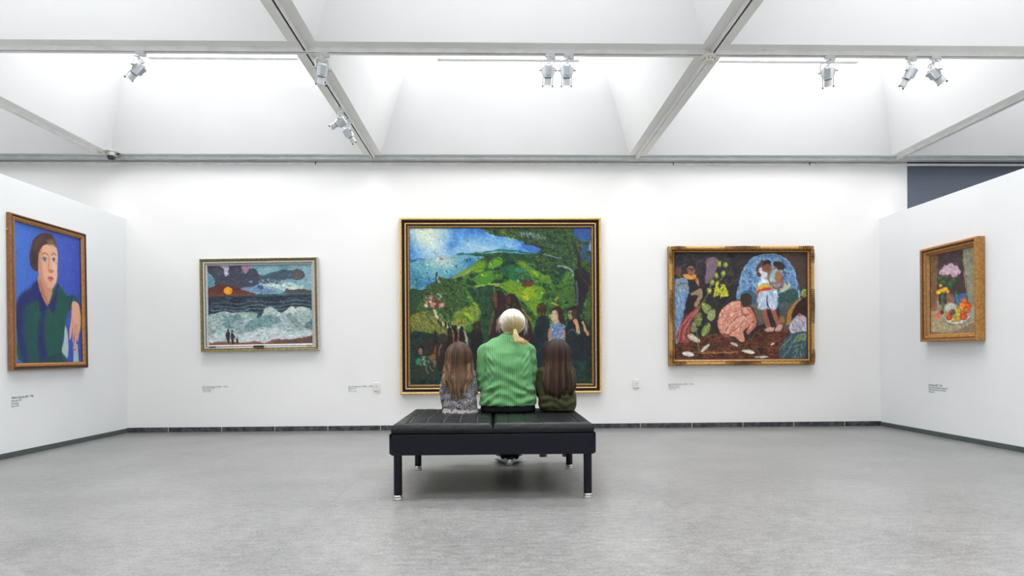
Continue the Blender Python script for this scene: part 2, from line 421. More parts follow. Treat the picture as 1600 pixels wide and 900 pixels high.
def track(label, p0, p1, dark=True, along='y'):
    """surface-mounted lighting track: channel with two lips and a recessed slot"""
    mb = MB(); wd = .019; h = .034; z1 = ZR; z0 = ZR - h
    def bx(u0, u1, za, zb, mi):
        if along == 'y': mb.box((p0[0] + u0, p0[1], za), (p0[0] + u1, p1[1], zb), mi)
        else: mb.box((p0[0], p0[1] + u0, za), (p1[0], p0[1] + u1, zb), mi)
    bx(-wd, -wd + .011, z0, z1, 0); bx(wd - .011, wd, z0, z1, 0)
    bx(-wd + .011, wd - .011, z0 + .006, z1, 1)
    o = mb.build('lighting_track', [M['track'], M['slot'] if dark else M['slot_light']])
    return tag(o, label, 'lighting track', 'ceiling lighting tracks')
yf = BY[1]
track('long white lighting track crossing the whole ceiling, carrying most spotlights', (X0, yf), (X1, yf), True, 'x')
track('white track with dark slot on the left middle beam, far half, holding two spotlights', (BX[2], yf + .02), (BX[2], YW - .116))
track('white track with dark slot on the left middle beam, near half at the top edge', (BX[2], BY[2]), (BX[2], yf - .02))
track('white covered track on the right middle beam beyond the smoke detector', (BX[3], yf + .02), (BX[3], YW - .116), False)
track('white track with dark slot on the right middle beam, near half at the top edge', (BX[3], BY[2]), (BX[3], yf - .02))
track('white covered track on the outer left beam ending at the dome camera', (BX[1], Y0 + .1), (BX[1], YW - .20), False)
track('white track on the outer right beam above the right partition', (BX[4], Y0 + .1), (BX[4], YW - .116), True)

# lit battens near the top of the three far coffers
def batten(label, pxa, pxb):
    Y = 6.60
    a = onY(pxa, 94, Y); b = onY(pxb, 96, Y); z = 4.125
    t = thing('batten_light', label, 'ceiling light', ((a.x + b.x) / 2, Y, z), group='lit battens in the far coffers')
    L = (b.x - a.x) / 2
    child(t, MB().box((-L, -.03, -.024), (L, .03, .0), 0, .004), 'light_housing', M['batten_grey'])
    child(t, MB().tube([(-L + .03, 0, .030), (L - .03, 0, .030)], .014, 12), 'lamp_tube', TUBE, 40)
    for sx in (-1, 1):
        child(t, MB().box((sx * L - .012, -.016, -.002), (sx * L + .012, .016, .046), 0, .003), 'end_socket', M['white_plastic'])
    for sx in (-.55, .55):   # suspension arms back to the sloping panel
        child(t, MB().tube([(sx * L, .0, -.01), (sx * L, .30, .04)], .005, 8), 'bracket_arm', M['white_plastic'])
TUBE = emis('fluorescent_tube', (1.0, 1.0, 1.0), 5.0)
batten('lit white batten at the top of the left far coffer', 232, 466)
batten('lit white batten at the top of the middle far coffer, above the paired spotlights', 683, 905)
batten('lit white batten at the top of the right far coffer', 1123, 1341)

# small clips along the cross track
mb = None

# ---------------------------------------------------------------- spotlights
def make_spot():
    t = thing('track_spotlight', 'x', 'spotlight', group='silver track spotlights')
    # adapter in the track
    a = MB(); a.box((-.040, -.017, -.022), (.034, .017, .0), 0, .003); a.box((-.004, -.015, -.036), (.040, .015, -.021), 0, .004); a.tube([(-.018, 0, -.02), (-.018, 0, -.045)], .011, 12)
    child(t, a, 'track_adapter', M['spot_white'], 40)
    k = bpy.data.objects.new('yoke_assembly', None)
    return t
def spot(label, pos, pan, tilt):
    """pan: heading of the beam about z (0 = towards back wall, + = left); tilt: degrees below horizontal"""
    t = thing('track_spotlight', label, 'spotlight', pos, group='silver track spotlights')
    xk = -.018
    a = MB(); a.box((-.040, -.017, -.022), (.034, .017, .006), 0, .003); a.box((-.004, -.015, -.036), (.040, .015, -.021), 0, .004); a.tube([(xk, 0, -.02), (xk, 0, -.045)], .011, 12)
    child(t, a, 'track_adapter', M['spot_white'], 40)
    R = Matrix.Rotation(math.radians(pan), 3, 'Z'); off = Vector((xk, 0, 0))
    T = Matrix.Rotation(-math.radians(tilt), 3, 'X')
    piv = Vector((0, 0, -.125))
    def y_(mb, name, m, sm=None):      # yoke space
        mb.v = [tuple(off + R @ Vector(p)) for p in mb.v]; return child(t, mb, name, m, sm)
    def h_(mb, name, m, sm=None, par=None):      # head space, axis +Y
        mb.v = [tuple(off + R @ (piv + T @ Vector(p))) for p in mb.v]; return child(par or t, mb, name, m, sm)
    yk = MB(); W = .052
    yk.tube(*smooth_path([(-W, 0, -.128), (-W, 0, -.075), (-W + .004, 0, -.054), (-W + .018, 0, -.047), (0, 0, -.046), (W - .018, 0, -.047), (W - .004, 0, -.054), (W, 0, -.075), (W, 0, -.128)], .0045, 3), n=8, flat=1.0)
    yk.tube([(0, 0, -.04), (0, 0, -.062)], .006, 10)
    y_(yk, 'yoke', M['spot_white'], 40)
    for sx in (-1, 1):
        kn = MB(); kn.tube([(sx * (W - .004), 0, -.125), (sx * (W + .012), 0, -.125)], [.006, .004], 10); kn.box((sx * (W + .012) - .004, -.011, -.130), (sx * (W + .012) + .004, .011, -.120), 0, .002)
        y_(kn, 'pivot_knob', M['brass'], 40)
    hs = MB()
    def octa(y, r, c=.45):
        q = r * c
        return [(-r, y, -q), (-q, y, -r), (q, y, -r), (r, y, -q), (r, y, q), (q, y, r), (-q, y, r), (-r, y, q)]
    hs.rings([octa(-.044, .024), octa(-.038, .031), octa(.044, .033), octa(.050, .029)])
    ho = h_(hs, 'lamp_housing', M['spot'])
    tray = MB(); tray.box((-.020, -.034, -.047), (.020, .034, -.031), 0, .003)
    h_(tray, 'gear_box', M['spot_grey'], par=ho)
    vent = MB()
    for q in range(2):
        vent.box((-.014 + q * .018, -.046, .006), (-.004 + q * .018, -.043, .011))
        vent.box((-.014 + q * .018, -.046, -.010), (-.004 + q * .018, -.043, -.006))
    h_(vent, 'vent_slots', M['slot'], par=ho)
    ring = MB().tube([(0, .050, 0), (0, .056, 0)], .028, 20); h_(ring, 'barrel_joint', M['black'], 40)
    br = MB()
    rr = [[((r) * math.cos(2 * PI * j / 24), y, (r) * math.sin(2 * PI * j / 24)) for j in range(24)] for y, r in ((.056, .025), (.106, .027), (.106, .024), (.075, .023))]
    br.rings(rr); h_(br, 'lens_barrel', M['spot'], 40)
    ln = MB().tube([(0, .076, 0), (0, .080, 0)], .0235, 20); h_(ln, 'lens', M['lens'], 40)
    for sx in (-1, 1):
        rd = MB().tube([(sx * .038, -.03, 0), (sx * .038, .112, 0)], .0035, 8); rd.box((sx * .038 - .005, .108, -.005), (sx * .038 + .005, .118, .005), 1)
        h_(rd, 'accessory_rod', [M['spot'], M['black']])
        lg = MB().tube([(sx * .036, -.022, 0), (sx * .047, -.012, 0), (sx * .047, .020, 0), (sx * .036, .034, 0)], .0035, 8); h_(lg, 'hinge_bracket', M['spot_grey'])
    # supply cable from yoke head down to the rear cap
    a_ = off + R @ Vector((0, 0, -.060)); b_ = off + R @ (piv + T @ Vector((0, -.044, .008)))
    mid = (a_ + b_) / 2 + R @ Vector((.018, -.030, .0))
    cb = MB().tube(*smooth_path([a_, a_ + Vector((0, 0, -.012)), mid, b_], .0028, 4), n=8)
    child(t, cb, 'cable', M['spot_white'], 60)
    return t
zt = ZR - .034
def ptx(px, y, X=None):  # position on the cross track under a pixel column
    return onY(px, 88, yf).x
spot('silver spotlight at far left, turned sharply left towards the portrait', (ptx(220, 0), yf, zt), 80, 42)
spot('silver spotlight hanging where the left middle beam meets the cross track', (ptx(507, 0), yf, zt), 28, 62)
spot('left one of the two paired spotlights above the middle of the room', (ptx(860, 0), yf, zt), 2, 66)
spot('right one of the two paired spotlights above the middle of the room', (ptx(889, 0), yf, zt), -2, 66)
spot('silver spotlight alone between the smoke detector and the right-hand pair', (ptx(1297, 0), yf, zt), -30, 60)
spot('spotlight of the right-hand pair turned back towards the left', (ptx(1424, 0), yf, zt), 38, 60)
spot('rightmost spotlight, turned sharply right towards the still life', (ptx(1462, 0), yf, zt), -80, 42)
for (px, py, pan, tilt, lb) in ((536, 170, 80, 28, 'nearer of two spotlights on the left middle beam, pointing left'),
                           (549, 188, -55, 58, 'farther of two spotlights on the left middle beam, pointing down right')):
    d = ray(px, py); Y = d.y * (zt - CAM_H) / d.z
    s_ = spot(lb, (BX[2], Y, zt), pan - 90, tilt); s_.rotation_euler.z = PI / 2

# dome camera where the outer left beam meets the back rail
p = onY(174, 241, YW - .21)
t = thing('dome_camera', 'small silver dome security camera under the ceiling rail at left', 'security camera', (p.x, YW - .21, ZR + .002))
def ringz(prof, n=28, cx=0, cy=0):
    return [[(cx + r * math.cos(2 * PI * j / n), cy + r * math.sin(2 * PI * j / n), z) for j in range(n)] for r, z in prof]
child(t, MB().rings(ringz([(.080, 0), (.080, -.006), (.062, -.010), (.060, -.045), (.054, -.052), (.046, -.053)])), 'camera_base', M['steel'], 30)
child(t, MB().rings(ringz([(.046, -.050), (.045, -.066), (.038, -.082), (.026, -.092), (.010, -.096), (.002, -.0965)])), 'dome', M['dome_dark'], 60)
lk = MB().box((.060, -.010, -.028), (.110, .004, -.018), 0, .003); child(t, lk, 'cable_stub', M['black'])
# smoke detector on the cross track
p = onY(1107, 92, yf)
t = thing('smoke_detector', 'round cream smoke detector under the crossing of track and right middle beam', 'smoke detector', (p.x, yf, zt))
child(t, MB().rings(ringz([(.050, 0), (.055, -.008), (.055, -.022), (.048, -.028)])), 'mounting_base', M['cream'], 30)
child(t, MB().rings(ringz([(.044, -.026), (.044, -.044), (.034, -.056), (.018, -.060), (.004, -.061)])), 'sensor_cap', M['cream'], 30)
vs = MB()
for k in range(10):
    a = 2 * PI * k / 10; vs.box((.043 * math.cos(a) - .004, .043 * math.sin(a) - .004, -.042), (.043 * math.cos(a) + .004, .043 * math.sin(a) + .004, -.034))
child(t, vs, 'vent_slots', M['slot'])

# hooks on the picture rail
ORD = ['first', 'second', 'third', 'fourth', 'fifth', 'sixth', 'seventh', 'eighth', 'ninth', 'tenth', 'eleventh', 'twelfth', 'thirteenth', 'fourteenth', 'fifteenth', 'sixteenth', 'seventeenth', 'eighteenth', 'nineteenth', 'twentieth', 'twenty-first', 'twenty-second', 'twenty-third']
hk = [(50, 0), (210, 0), (278, 0), (318, 0), (336, 0), (447, 0), (484, 0), (493, 1), (580, 0), (627, 0), (647, 0), (752, 0), (815, 0), (925, 0), (934, 0), (1008, 0), (1052, 1), (1087, 0), (1105, 0), (1115, 0), (1260, 0), (1265, 1), (1275, 0)]
for i, (px, dk) in enumerate(hk):
    x = onY(px, 253, YW - .02).x; zz = ZR - .052
    h = MB(); h.tube(*smooth_path([(x, YW - .006, zz - .004), (x, YW - .012, zz + .010), (x, YW - .024, zz + .008), (x, YW - .026, zz - .018), (x, YW - .020, zz - .034), (x + .004, YW - .026, zz - .040)], .0045, 3), n=8)
    h.box((x - .008, YW - .030, zz - .014), (x + .008, YW - .018, zz + .002), 0, .002)
    h.v = [((v_[0] - x) * .7 + x, v_[1], (v_[2] - zz) * .7 + zz) for v_ in h.v]; o = h.build('picture_hook', M['black'] if dk else M['white_plastic'], loc=(x, YW, zz)); auto_smooth(o)
    tag(o, ('small dark' if dk else 'small white') + ' hook on the picture rail, ' + ORD[i] + ' from the left', 'hook', 'hooks on the picture rail')
# track clips
for i, px in enumerate((148, 396, 563, 805, 1032, 1196, 1435)):
    x = onY(px, 72, yf - .05).x
    o = MB().box((x - .014, yf - .052, ZR - .008), (x + .014, yf - .030, ZR + .002), 0, .002).build('track_clip', M['white_plastic'], loc=(x, yf - .04, ZR))
    tag(o, 'tiny white clip beside the cross track, ' + ORD[i] + ' from the left', 'clip', 'clips along the cross track')
# ================================================================= PAINTINGS (painted in code onto a vertex-coloured canvas)
def vnoise(H, W, cell, seed):
    g = np.random.default_rng(seed); gy, gx = int(H / cell) + 3, int(W / cell) + 3
    a = g.random((gy, gx)); y = np.arange(H) / cell; x = np.arange(W) / cell
    iy, ix = y.astype(int), x.astype(int); fy, fx = y - iy, x - ix
    fy = fy * fy * (3 - 2 * fy); fx = fx * fx * (3 - 2 * fx); fy = fy[:, None]; fx = fx[None, :]
    A = a[np.ix_(iy, ix)]; B = a[np.ix_(iy, ix + 1)]; C = a[np.ix_(iy + 1, ix)]; D = a[np.ix_(iy + 1, ix + 1)]
    return (A * (1 - fx) + B * fx) * (1 - fy) + (C * (1 - fx) + D * fx) * fy
def fbm(H, W, cell, seed, oc=4):
    r = np.zeros((H, W)); t = 0
    for i in range(oc):
        if cell < 1: break
        k = .55 ** i; r += k * vnoise(H, W, cell, seed + i * 17); t += k; cell /= 2
    return r / t
class Canvas:
    """corners: TL, TR, BR, BL of the canvas in whatever drawing units; res = vertices across"""
    def __init__(s, corners, W, H, base, seed=1, warp=1.6):
        s.W, s.H = W, H; s.img = np.tile(np.array(base, float), (H, W, 1)); s.g = np.random.default_rng(seed)
        src = corners; dst = [(0, 0), (W, 0), (W, H), (0, H)]; A = []; b = []
        for (x, y), (u, v) in zip(src, dst):
            A.append([x, y, 1, 0, 0, 0, -u * x, -u * y]); b.append(u)
            A.append([0, 0, 0, x, y, 1, -v * x, -v * y]); b.append(v)
        s.h = np.append(np.linalg.solve(np.array(A, float), np.array(b, float)), 1).reshape(3, 3)
        yy, xx = np.mgrid[0:H, 0:W]
        s.X0, s.Y0 = xx + .5, yy + .5
        s.wx = (fbm(H, W, 9, seed + 5) - .5) * warp * 4; s.wy = (fbm(H, W, 9, seed + 9) - .5) * warp * 4
        s.X, s.Y = s.X0 + s.wx, s.Y0 + s.wy
        s.sc = W / max(1e-6, abs(corners[1][0] - corners[0][0]))
    def t(s, pts):
        p = np.array([[a, b, 1] for a, b in pts], float) @ s.h.T; return p[:, :2] / p[:, 2:3]
    def blend(s, m, c, a=1.0):
        m = (m * a)[..., None]; s.img = s.img * (1 - m) + np.array(c, float) * m
    def curve(s, P, k=5):
        n = len(P); o = []
        for i in range(n):
            p0, p1, p2, p3 = P[i - 1], P[i], P[(i + 1) % n], P[(i + 2) % n]
            for j in range(k):
                t = j / k; o.append(.5 * (2 * p1 + (p2 - p0) * t + (2 * p0 - 5 * p1 + 4 * p2 - p3) * t * t + (3 * p1 - p0 - 3 * p2 + p3) * t ** 3))
        return np.array(o)
    def mask(s, pts, curved=True, soft=.9):
        P = s.t(pts)
        if curved: P = s.curve(P)
        x0, x1 = max(0, int(P[:, 0].min() - 8)), min(s.W, int(P[:, 0].max() + 9)); y0, y1 = max(0, int(P[:, 1].min() - 8)), min(s.H, int(P[:, 1].max() + 9))
        m = np.zeros((s.H, s.W))
        if x1 <= x0 or y1 <= y0: return m
        X = s.X[y0:y1, x0:x1]; Y = s.Y[y0:y1, x0:x1]
        ins = np.zeros(X.shape, bool); dm = np.full(X.shape, 1e9)
        n = len(P)
        for i in range(n):
            ax, ay = P[i]; bx, by = P[(i + 1) % n]
            c = ((ay > Y) != (by > Y))
            with np.errstate(divide='ignore', invalid='ignore'):
                xi = (bx - ax) * (Y - ay) / (by - ay if by != ay else 1e-9) + ax
            ins ^= c & (X < xi)
            ex, ey = bx - ax, by - ay; L = ex * ex + ey * ey + 1e-9
            tt = np.clip(((X - ax) * ex + (Y - ay) * ey) / L, 0, 1)
            dm = np.minimum(dm, (X - ax - tt * ex) ** 2 + (Y - ay - tt * ey) ** 2)
        sd = np.sqrt(dm) * np.where(ins, 1, -1)
        m[y0:y1, x0:x1] = np.clip(sd / soft * .5 + .5, 0, 1); return m
    def poly(s, pts, c, a=1.0, curved=True, soft=.9):
        m = s.mask(pts, curved, soft); s.blend(m, c, a); return m
    def ell(s, cx, cy, rx, ry, c, a=1.0, rot=0, soft=.9):
        r = math.radians(rot)
        return s.poly([(cx + rx * math.cos(q) * math.cos(r) - ry * math.sin(q) * math.sin(r), cy + rx * math.cos(q) * math.sin(r) + ry * math.sin(q) * math.cos(r)) for q in [2 * PI * k / 10 for k in range(10)]], c, a, True, soft)
    def glow(s, cx, cy, rx, ry, c, a=1.0):
        p = s.t([(cx, cy), (cx + rx, cy), (cx, cy + ry)])
        ux = abs(p[1][0] - p[0][0]) + 1e-6; uy = abs(p[2][1] - p[0][1]) + 1e-6
        d = ((s.X - p[0][0]) / ux) ** 2 + ((s.Y - p[0][1]) / uy) ** 2
        s.blend(np.exp(-d * 1.2), c, a)
    def line(s, pts, wd, c, a=1.0):
        P = s.t(pts); wd = wd * s.sc
        dm = np.full(s.X.shape, 1e9)
        Q = [P[0]]
        for i in range(len(P) - 1):
            p0, p1, p2, p3 = P[max(i - 1, 0)], P[i], P[i + 1], P[min(i + 2, len(P) - 1)]
            for j in range(1, 5):
                t = j / 4; Q.append(.5 * (2 * p1 + (p2 - p0) * t + (2 * p0 - 5 * p1 + 4 * p2 - p3) * t * t + (3 * p1 - p0 - 3 * p2 + p3) * t ** 3))
        for i in range(len(Q) - 1):
            ax, ay = Q[i]; ex, ey = Q[i + 1] - Q[i]; L = ex * ex + ey * ey + 1e-9
            tt = np.clip(((s.X - ax) * ex + (s.Y - ay) * ey) / L, 0, 1)
            dm = np.minimum(dm, (s.X - ax - tt * ex) ** 2 + (s.Y - ay - tt * ey) ** 2)
        s.blend(np.clip((wd / 2 - np.sqrt(dm)) + .5, 0, 1), c, a)
    def dabs(s, region, n, cols, length=5, wd=1.2, ang=0, spread=25, alpha=.7, curl=0.0):
        """short brush strokes inside a region (a mask or point list); ang in degrees or f(x, y)"""
        m = region if isinstance(region, np.ndarray) else s.mask(region)
        ys, xs = np.nonzero(m > .5)
        if len(ys) == 0: return
        length *= s.sc; wd *= s.sc
        for _ in range(n):
            k = s.g.integers(len(ys)); cy, cx = ys[k], xs[k]
            a0 = ang(cx / s.W, cy / s.H) if callable(ang) else ang
            a = math.radians(a0 + s.g.normal() * spread); L = length * s.g.uniform(.5, 1.4) / 2; w_ = max(.45, wd * s.g.uniform(.6, 1.4) / 2)
            R = int(L + w_ + 2); x0, x1, y0, y1 = max(0, cx - R), min(s.W, cx + R + 1), max(0, cy - R), min(s.H, cy + R + 1)
            X = s.X0[y0:y1, x0:x1] - cx; Y = s.Y0[y0:y1, x0:x1] - cy
            u = X * math.cos(a) + Y * math.sin(a); v = -X * math.sin(a) + Y * math.cos(a) + curl * u * u / max(1, L)
            q = np.clip(1.0 - np.abs(v) / w_ + .3, 0, 1) * np.clip((L - np.abs(u)) + .5, 0, 1) * alpha
            q = (q * m[y0:y1, x0:x1])[..., None]
            c = np.array(cols[s.g.integers(len(cols))], float) + s.g.normal(0, 6)
            s.img[y0:y1, x0:x1] = s.img[y0:y1, x0:x1] * (1 - q) + c * q
    def grain(s, amt=8, cell=2.2, seed=3):
        s.img += ((fbm(s.H, s.W, cell, seed, 2) - .5) * 2 * amt)[..., None]
        s.img += ((vnoise(s.H, s.W, 14, seed + 2) - .5) * amt)[..., None]
    def band(s, m, cols, cell=20, seed=4):
        """marble several colours within a mask"""
        f = fbm(s.H, s.W, cell, seed, 5); lo, hi = np.percentile(f, 4), np.percentile(f, 96); f = np.clip((f - lo) / (hi - lo), 0, .999) * (len(cols) - 1)
        i = f.astype(int); r = (f - i)[..., None]; C = np.array(cols, float)
        c = C[i] * (1 - r) + C[np.minimum(i + 1, len(cols) - 1)] * r; m = m[..., None]
        s.img = s.img * (1 - m) + c * m
    def impasto(s, k=1.0, length=5, wd=1.3, ang=0, spread=35, dv=.16, alpha=.55, seed=5):
        """short loaded strokes that pick up the colour underneath and vary it"""
        g = np.random.default_rng(seed); length *= s.sc; wd *= s.sc
        for _ in range(int(s.W * s.H / 34 * k)):
            cy, cx = int(g.integers(s.H)), int(g.integers(s.W)); a = math.radians((ang(cx / s.W, cy / s.H) if callable(ang) else ang) + g.normal() * spread)
            L = length * g.uniform(.5, 1.5) / 2; w_ = max(.5, wd * g.uniform(.6, 1.5) / 2); R = int(L + 2)
            x0, x1, y0, y1 = max(0, cx - R), min(s.W, cx + R + 1), max(0, cy - R), min(s.H, cy + R + 1)
            X = s.X0[y0:y1, x0:x1] - cx - .5; Y = s.Y0[y0:y1, x0:x1] - cy - .5; u = X * math.cos(a) + Y * math.sin(a); v = -X * math.sin(a) + Y * math.cos(a)
            q = (np.clip(1.2 - np.abs(v) / w_, 0, 1) * np.clip(L - np.abs(u) + .5, 0, 1) * alpha)[..., None]
            c = s.img[cy, cx] * (1 + g.normal() * dv) + g.normal(0, 5, 3) + (10 if g.random() < .12 else 0)
            s.img[y0:y1, x0:x1] = s.img[y0:y1, x0:x1] * (1 - q) + c * q
    def full(s): return np.ones((s.H, s.W))
def srgb2lin(a):
    a = np.clip(a, 0, 255) / 255.0
    return np.where(a <= .04045, a / 12.92, ((a + .055) / 1.055) ** 2.4)
M['canvas'] = attr_mat('painted_canvas', 0.55, 0.35, bump=0.25, bscale=220)
def canvas_mesh(cv, w_, h_, parent, depth, gain=1.0):
    """grid in local XZ, facing -Y, painting as colour attribute; thin solid slab behind"""
    W, H = cv.W, cv.H
    xs = np.linspace(-w_ / 2, w_ / 2, W); zs = np.linspace(h_, 0, H)
    XX, ZZ = np.meshgrid(xs, zs)
    relief = (fbm(H, W, 3, 8, 2) - .5) * .0012
    co = np.stack([XX, -depth + relief, ZZ], -1).reshape(-1, 3)
    i = np.arange(H - 1)[:, None] * W + np.arange(W - 1)[None, :]
    F = np.stack([i, i + W, i + W + 1, i + 1], -1).reshape(-1, 4)
    back = np.array([[-w_ / 2, -.004, 0], [w_ / 2, -.004, 0], [w_ / 2, -.004, h_], [-w_ / 2, -.004, h_]])
    n0 = len(co); allv = np.vstack([co, back])
    fs = F.tolist()
    tl, tr, bl, br_ = 0, W - 1, (H - 1) * W, H * W - 1
    fs.append([n0, n0 + 3, n0 + 2, n0 + 1])
    fs.append(list(range(tl, tr + 1)) + [n0 + 2, n0 + 3])
    fs.append(list(range(br_, bl - 1, -1)) + [n0, n0 + 1])
    fs.append(list(range(bl, -1, -W)) + [n0 + 3, n0]); fs.append(list(range(tr, br_ + 1, W)) + [n0 + 1, n0 + 2])
    me = bpy.data.meshes.new('canvas'); me.from_pydata(allv.tolist(), [], fs)
    at = me.color_attributes.new('col', 'FLOAT_COLOR', 'POINT')
    c = np.ones((len(allv), 4)); c[:n0, :3] = srgb2lin(cv.img).reshape(-1, 3) * gain; c[n0:, :3] = .4
    at.data.foreach_set('color', c.ravel().astype(np.float32))
    me.materials.append(M['canvas']); me.update()
    o = bpy.data.objects.new('canvas', me); COL.objects.link(o); o.parent = parent
    return o
def frame_mesh(parent, w_, h_, prof, name='frame'):
    """w_, h_ outer size; prof = [(inset, height, material_key)] mitred moulding; starts and ends on the wall side"""
    mats = []; mb = MB()
    def rect(i, d): return [(-w_ / 2 + i, -d, i), (w_ / 2 - i, -d, i), (w_ / 2 - i, -d, h_ - i), (-w_ / 2 + i, -d, h_ - i)]
    for a, b in zip(prof[:-1], prof[1:]):
        k = b[2]
        if k not in mats: mats.append(k)
        r0, r1 = rect(a[0], a[1]), rect(b[0], b[1])
        mb.add(r0 + r1, [(j, (j + 1) % 4, 4 + (j + 1) % 4, 4 + j) for j in range(4)], mats.index(k))
    a, b = prof[-1], prof[0]     # close the back
    r0, r1 = rect(a[0], a[1]), rect(b[0], b[1])
    mb.add(r0 + r1, [(j, (j + 1) % 4, 4 + (j + 1) % 4, 4 + j) for j in range(4)], 0)
    return mb.build(name, [M[k] for k in mats], parent)
def hang(label, loc, rot, cat='painting'):
    return thing('framed_painting', label, cat, loc, rot, 'paintings hanging in the gallery')

# ---- 1. large landscape with figures, middle of the back wall
def paint_landscape():
    c = Canvas([(639.7, 356), (925, 356), (925, 601.5), (639.7, 601.5)], 400, 344, (38, 66, 42), 21, 1.5)
    F = c.full()
    c.band(F, [(24, 44, 34), (34, 62, 40), (50, 84, 44), (32, 56, 40), (60, 92, 42)], 26, 3)
    sky = c.mask([(636, 350), (930, 350), (930, 400), (840, 399), (790, 394), (758, 397), (720, 398), (690, 403), (636, 408)], False)
    c.band(sky, [(70, 140, 205), (96, 160, 212), (130, 182, 216), (84, 146, 208)], 24, 5)
    def wash(cx, cy, rx, ry, col, a):
        k = c.img.copy(); c.glow(cx, cy, rx, ry, col, a); m = (sky > .5)[..., None]; c.img = np.where(m, c.img, k)
    wash(642, 390, 16, 20, (40, 110, 200), .9); wash(668, 365, 30, 26, (226, 230, 196), 1); wash(684, 385, 26, 22, (206, 222, 214), .8)
    wash(706, 384, 15, 12, (50, 112, 196), .8); wash(722, 366, 22, 8, (60, 126, 206), .6); wash(745, 362, 26, 7, (42, 96, 190), .8)
    wash(740, 384, 20, 9, (176, 208, 220), .8); wash(778, 380, 22, 8, (110, 168, 214), .7); wash(820, 388, 18, 7, (70, 130, 200), .7); wash(758, 390, 20, 5, (186, 212, 222), .8); wash(800, 384, 14, 4, (150, 190, 220), .7); wash(716, 392, 14, 6, (150, 196, 220), .7)
    c.dabs(sky, 700, [(110, 170, 220), (170, 205, 220), (70, 135, 205), (200, 218, 205)], 5, 1.2, 20, 60, .35)
    sea = c.mask([(636, 410), (690, 402), (725, 397), (758, 402), (740, 413), (722, 424), (705, 434), (690, 444), (672, 451), (662, 460), (654, 456), (636, 454)], False)
    c.band(sea, [(58, 128, 162), (86, 156, 180), (110, 172, 184), (64, 134, 168)], 14, 6)
    k = c.img.copy(); c.glow(690, 408, 28, 13, (196, 212, 200), .9); c.glow(652, 440, 16, 12, (34, 96, 120), .8); c.glow(672, 445, 12, 8, (40, 110, 190), .7); c.glow(735, 410, 18, 7, (50, 110, 170), .7); c.img = np.where((sea > .5)[..., None], c.img, k)
    c.dabs(sea, 420, [(150, 196, 200), (60, 130, 160), (200, 220, 210), (48, 104, 140)], 4, .9, -10, 25, .45)
    c.line([(640, 407), (655, 404), (662, 404)], 1.6, (40, 74, 110), .8)
    c.line([(716, 397), (750, 396), (790, 391), (838, 398)], 2.4, (34, 96, 80)); c.line([(745, 396), (775, 393), (800, 393)], 1.4, (50, 130, 90), .8)
    for x, y, w_ in ((666, 428, 3.4), (698, 425, 2.6), (712, 416, 2), (730, 408, 1.4), (734, 406, 1.2), (747, 405, 1.2), (688, 434, 2)):
        c.ell(x, y, w_, w_ * .8, (168, 196, 200), .6); c.line([(x - w_ * .7, y - 1), (x + w_ * .5, y + 1.5)], 1.0, (30, 36, 50)); c.line([(x, y - 2), (x + 1.4, y + 1)], .9, (28, 34, 46))
    c.line([(687, 405), (691, 403.5)], 1.8, (190, 80, 80))
    # hills
    hill = c.mask([(757, 401), (800, 395), (845, 402), (925, 400), (925, 520), (640, 520), (640, 455), (662, 461), (690, 445), (722, 425)], False)
    c.band(hill, [(20, 50, 36), (30, 68, 40), (54, 98, 42), (82, 126, 44), (40, 82, 46), (22, 54, 44)], 15, 12)
    c.poly([(757, 402), (800, 396), (850, 404), (860, 416), (820, 410), (780, 408), (762, 412)], (30, 62, 44), .8)
    c.poly([(705, 436), (722, 424), (738, 417), (734, 426), (716, 434)], (136, 156, 68), .9)
    c.poly([(736, 418), (744, 412), (757, 409), (756, 420), (748, 427), (737, 423)], (112, 156, 38))
    for q in range(5): c.line([(740 + q * 3.4, 424 - q), (744 + q * 3.2, 412 - q * .4)], .7, (50, 90, 30), .7)
    c.poly([(762, 412), (776, 402), (786, 406), (780, 416), (766, 420)], (92, 150, 36)); c.line([(764, 414), (774, 405), (784, 408)], 1.4, (30, 70, 34))
    c.poly([(742, 432), (758, 424), (772, 428), (768, 442), (750, 446), (740, 440)], (72, 132, 40)); c.ell(753, 430, 2, 1.4, (230, 190, 40)); c.ell(766, 413, 1.6, 1.6, (214, 200, 50))
    c.line([(743, 448), (765, 445), (782, 446), (800, 452)], 3, (150, 186, 80), .9); c.line([(770, 446), (790, 452)], 1.4, (210, 190, 60), .8)
    c.poly([(780, 446), (800, 438), (826, 445), (850, 452), (846, 470), (838, 494), (824, 478), (806, 464)], (104, 148, 34))
    c.glow(822, 458, 13, 9, (168, 190, 30), .8); c.ell(822, 466, 6, 4, (216, 196, 40), .8, 30); c.ell(828, 455, 7, 2, (150, 180, 50), .8)
    c.poly([(780, 420), (800, 414), (822, 424), (828, 438), (812, 442), (792, 434)], (28, 96, 62), .8); c.ell(813, 423, 9, 3, (44, 124, 108), .8)
    c.poly([(808, 408), (820, 410), (838, 424), (852, 424), (862, 440), (852, 444), (840, 436), (824, 426)], (110, 150, 38), .75)
    c.ell(838, 428, 5, 3, (158, 186, 44), .8, 30)
    for q in range(6): c.line([(800 + q * 7, 455 + q * .4), (803 + q * 7, 454)], 1.2, (110, 60, 34))
    c.poly([(815, 440), (830, 438), (834, 444), (830, 449), (816, 448)], (104, 54, 34), 1, False); c.line([(816, 439), (833, 439)], 1.5, (60, 34, 28)); c.line([(816, 430), (817, 436)], 1.2, (216, 96, 70)); c.ell(809, 439, 3, 2, (120, 180, 150))
    c.dabs(hill, 1500, [(90, 140, 44), (36, 80, 40), (24, 56, 38), (140, 170, 60), (50, 104, 60)], 5, 1.1, lambda u, v: -25 + 60 * u, 35, .5, .25)
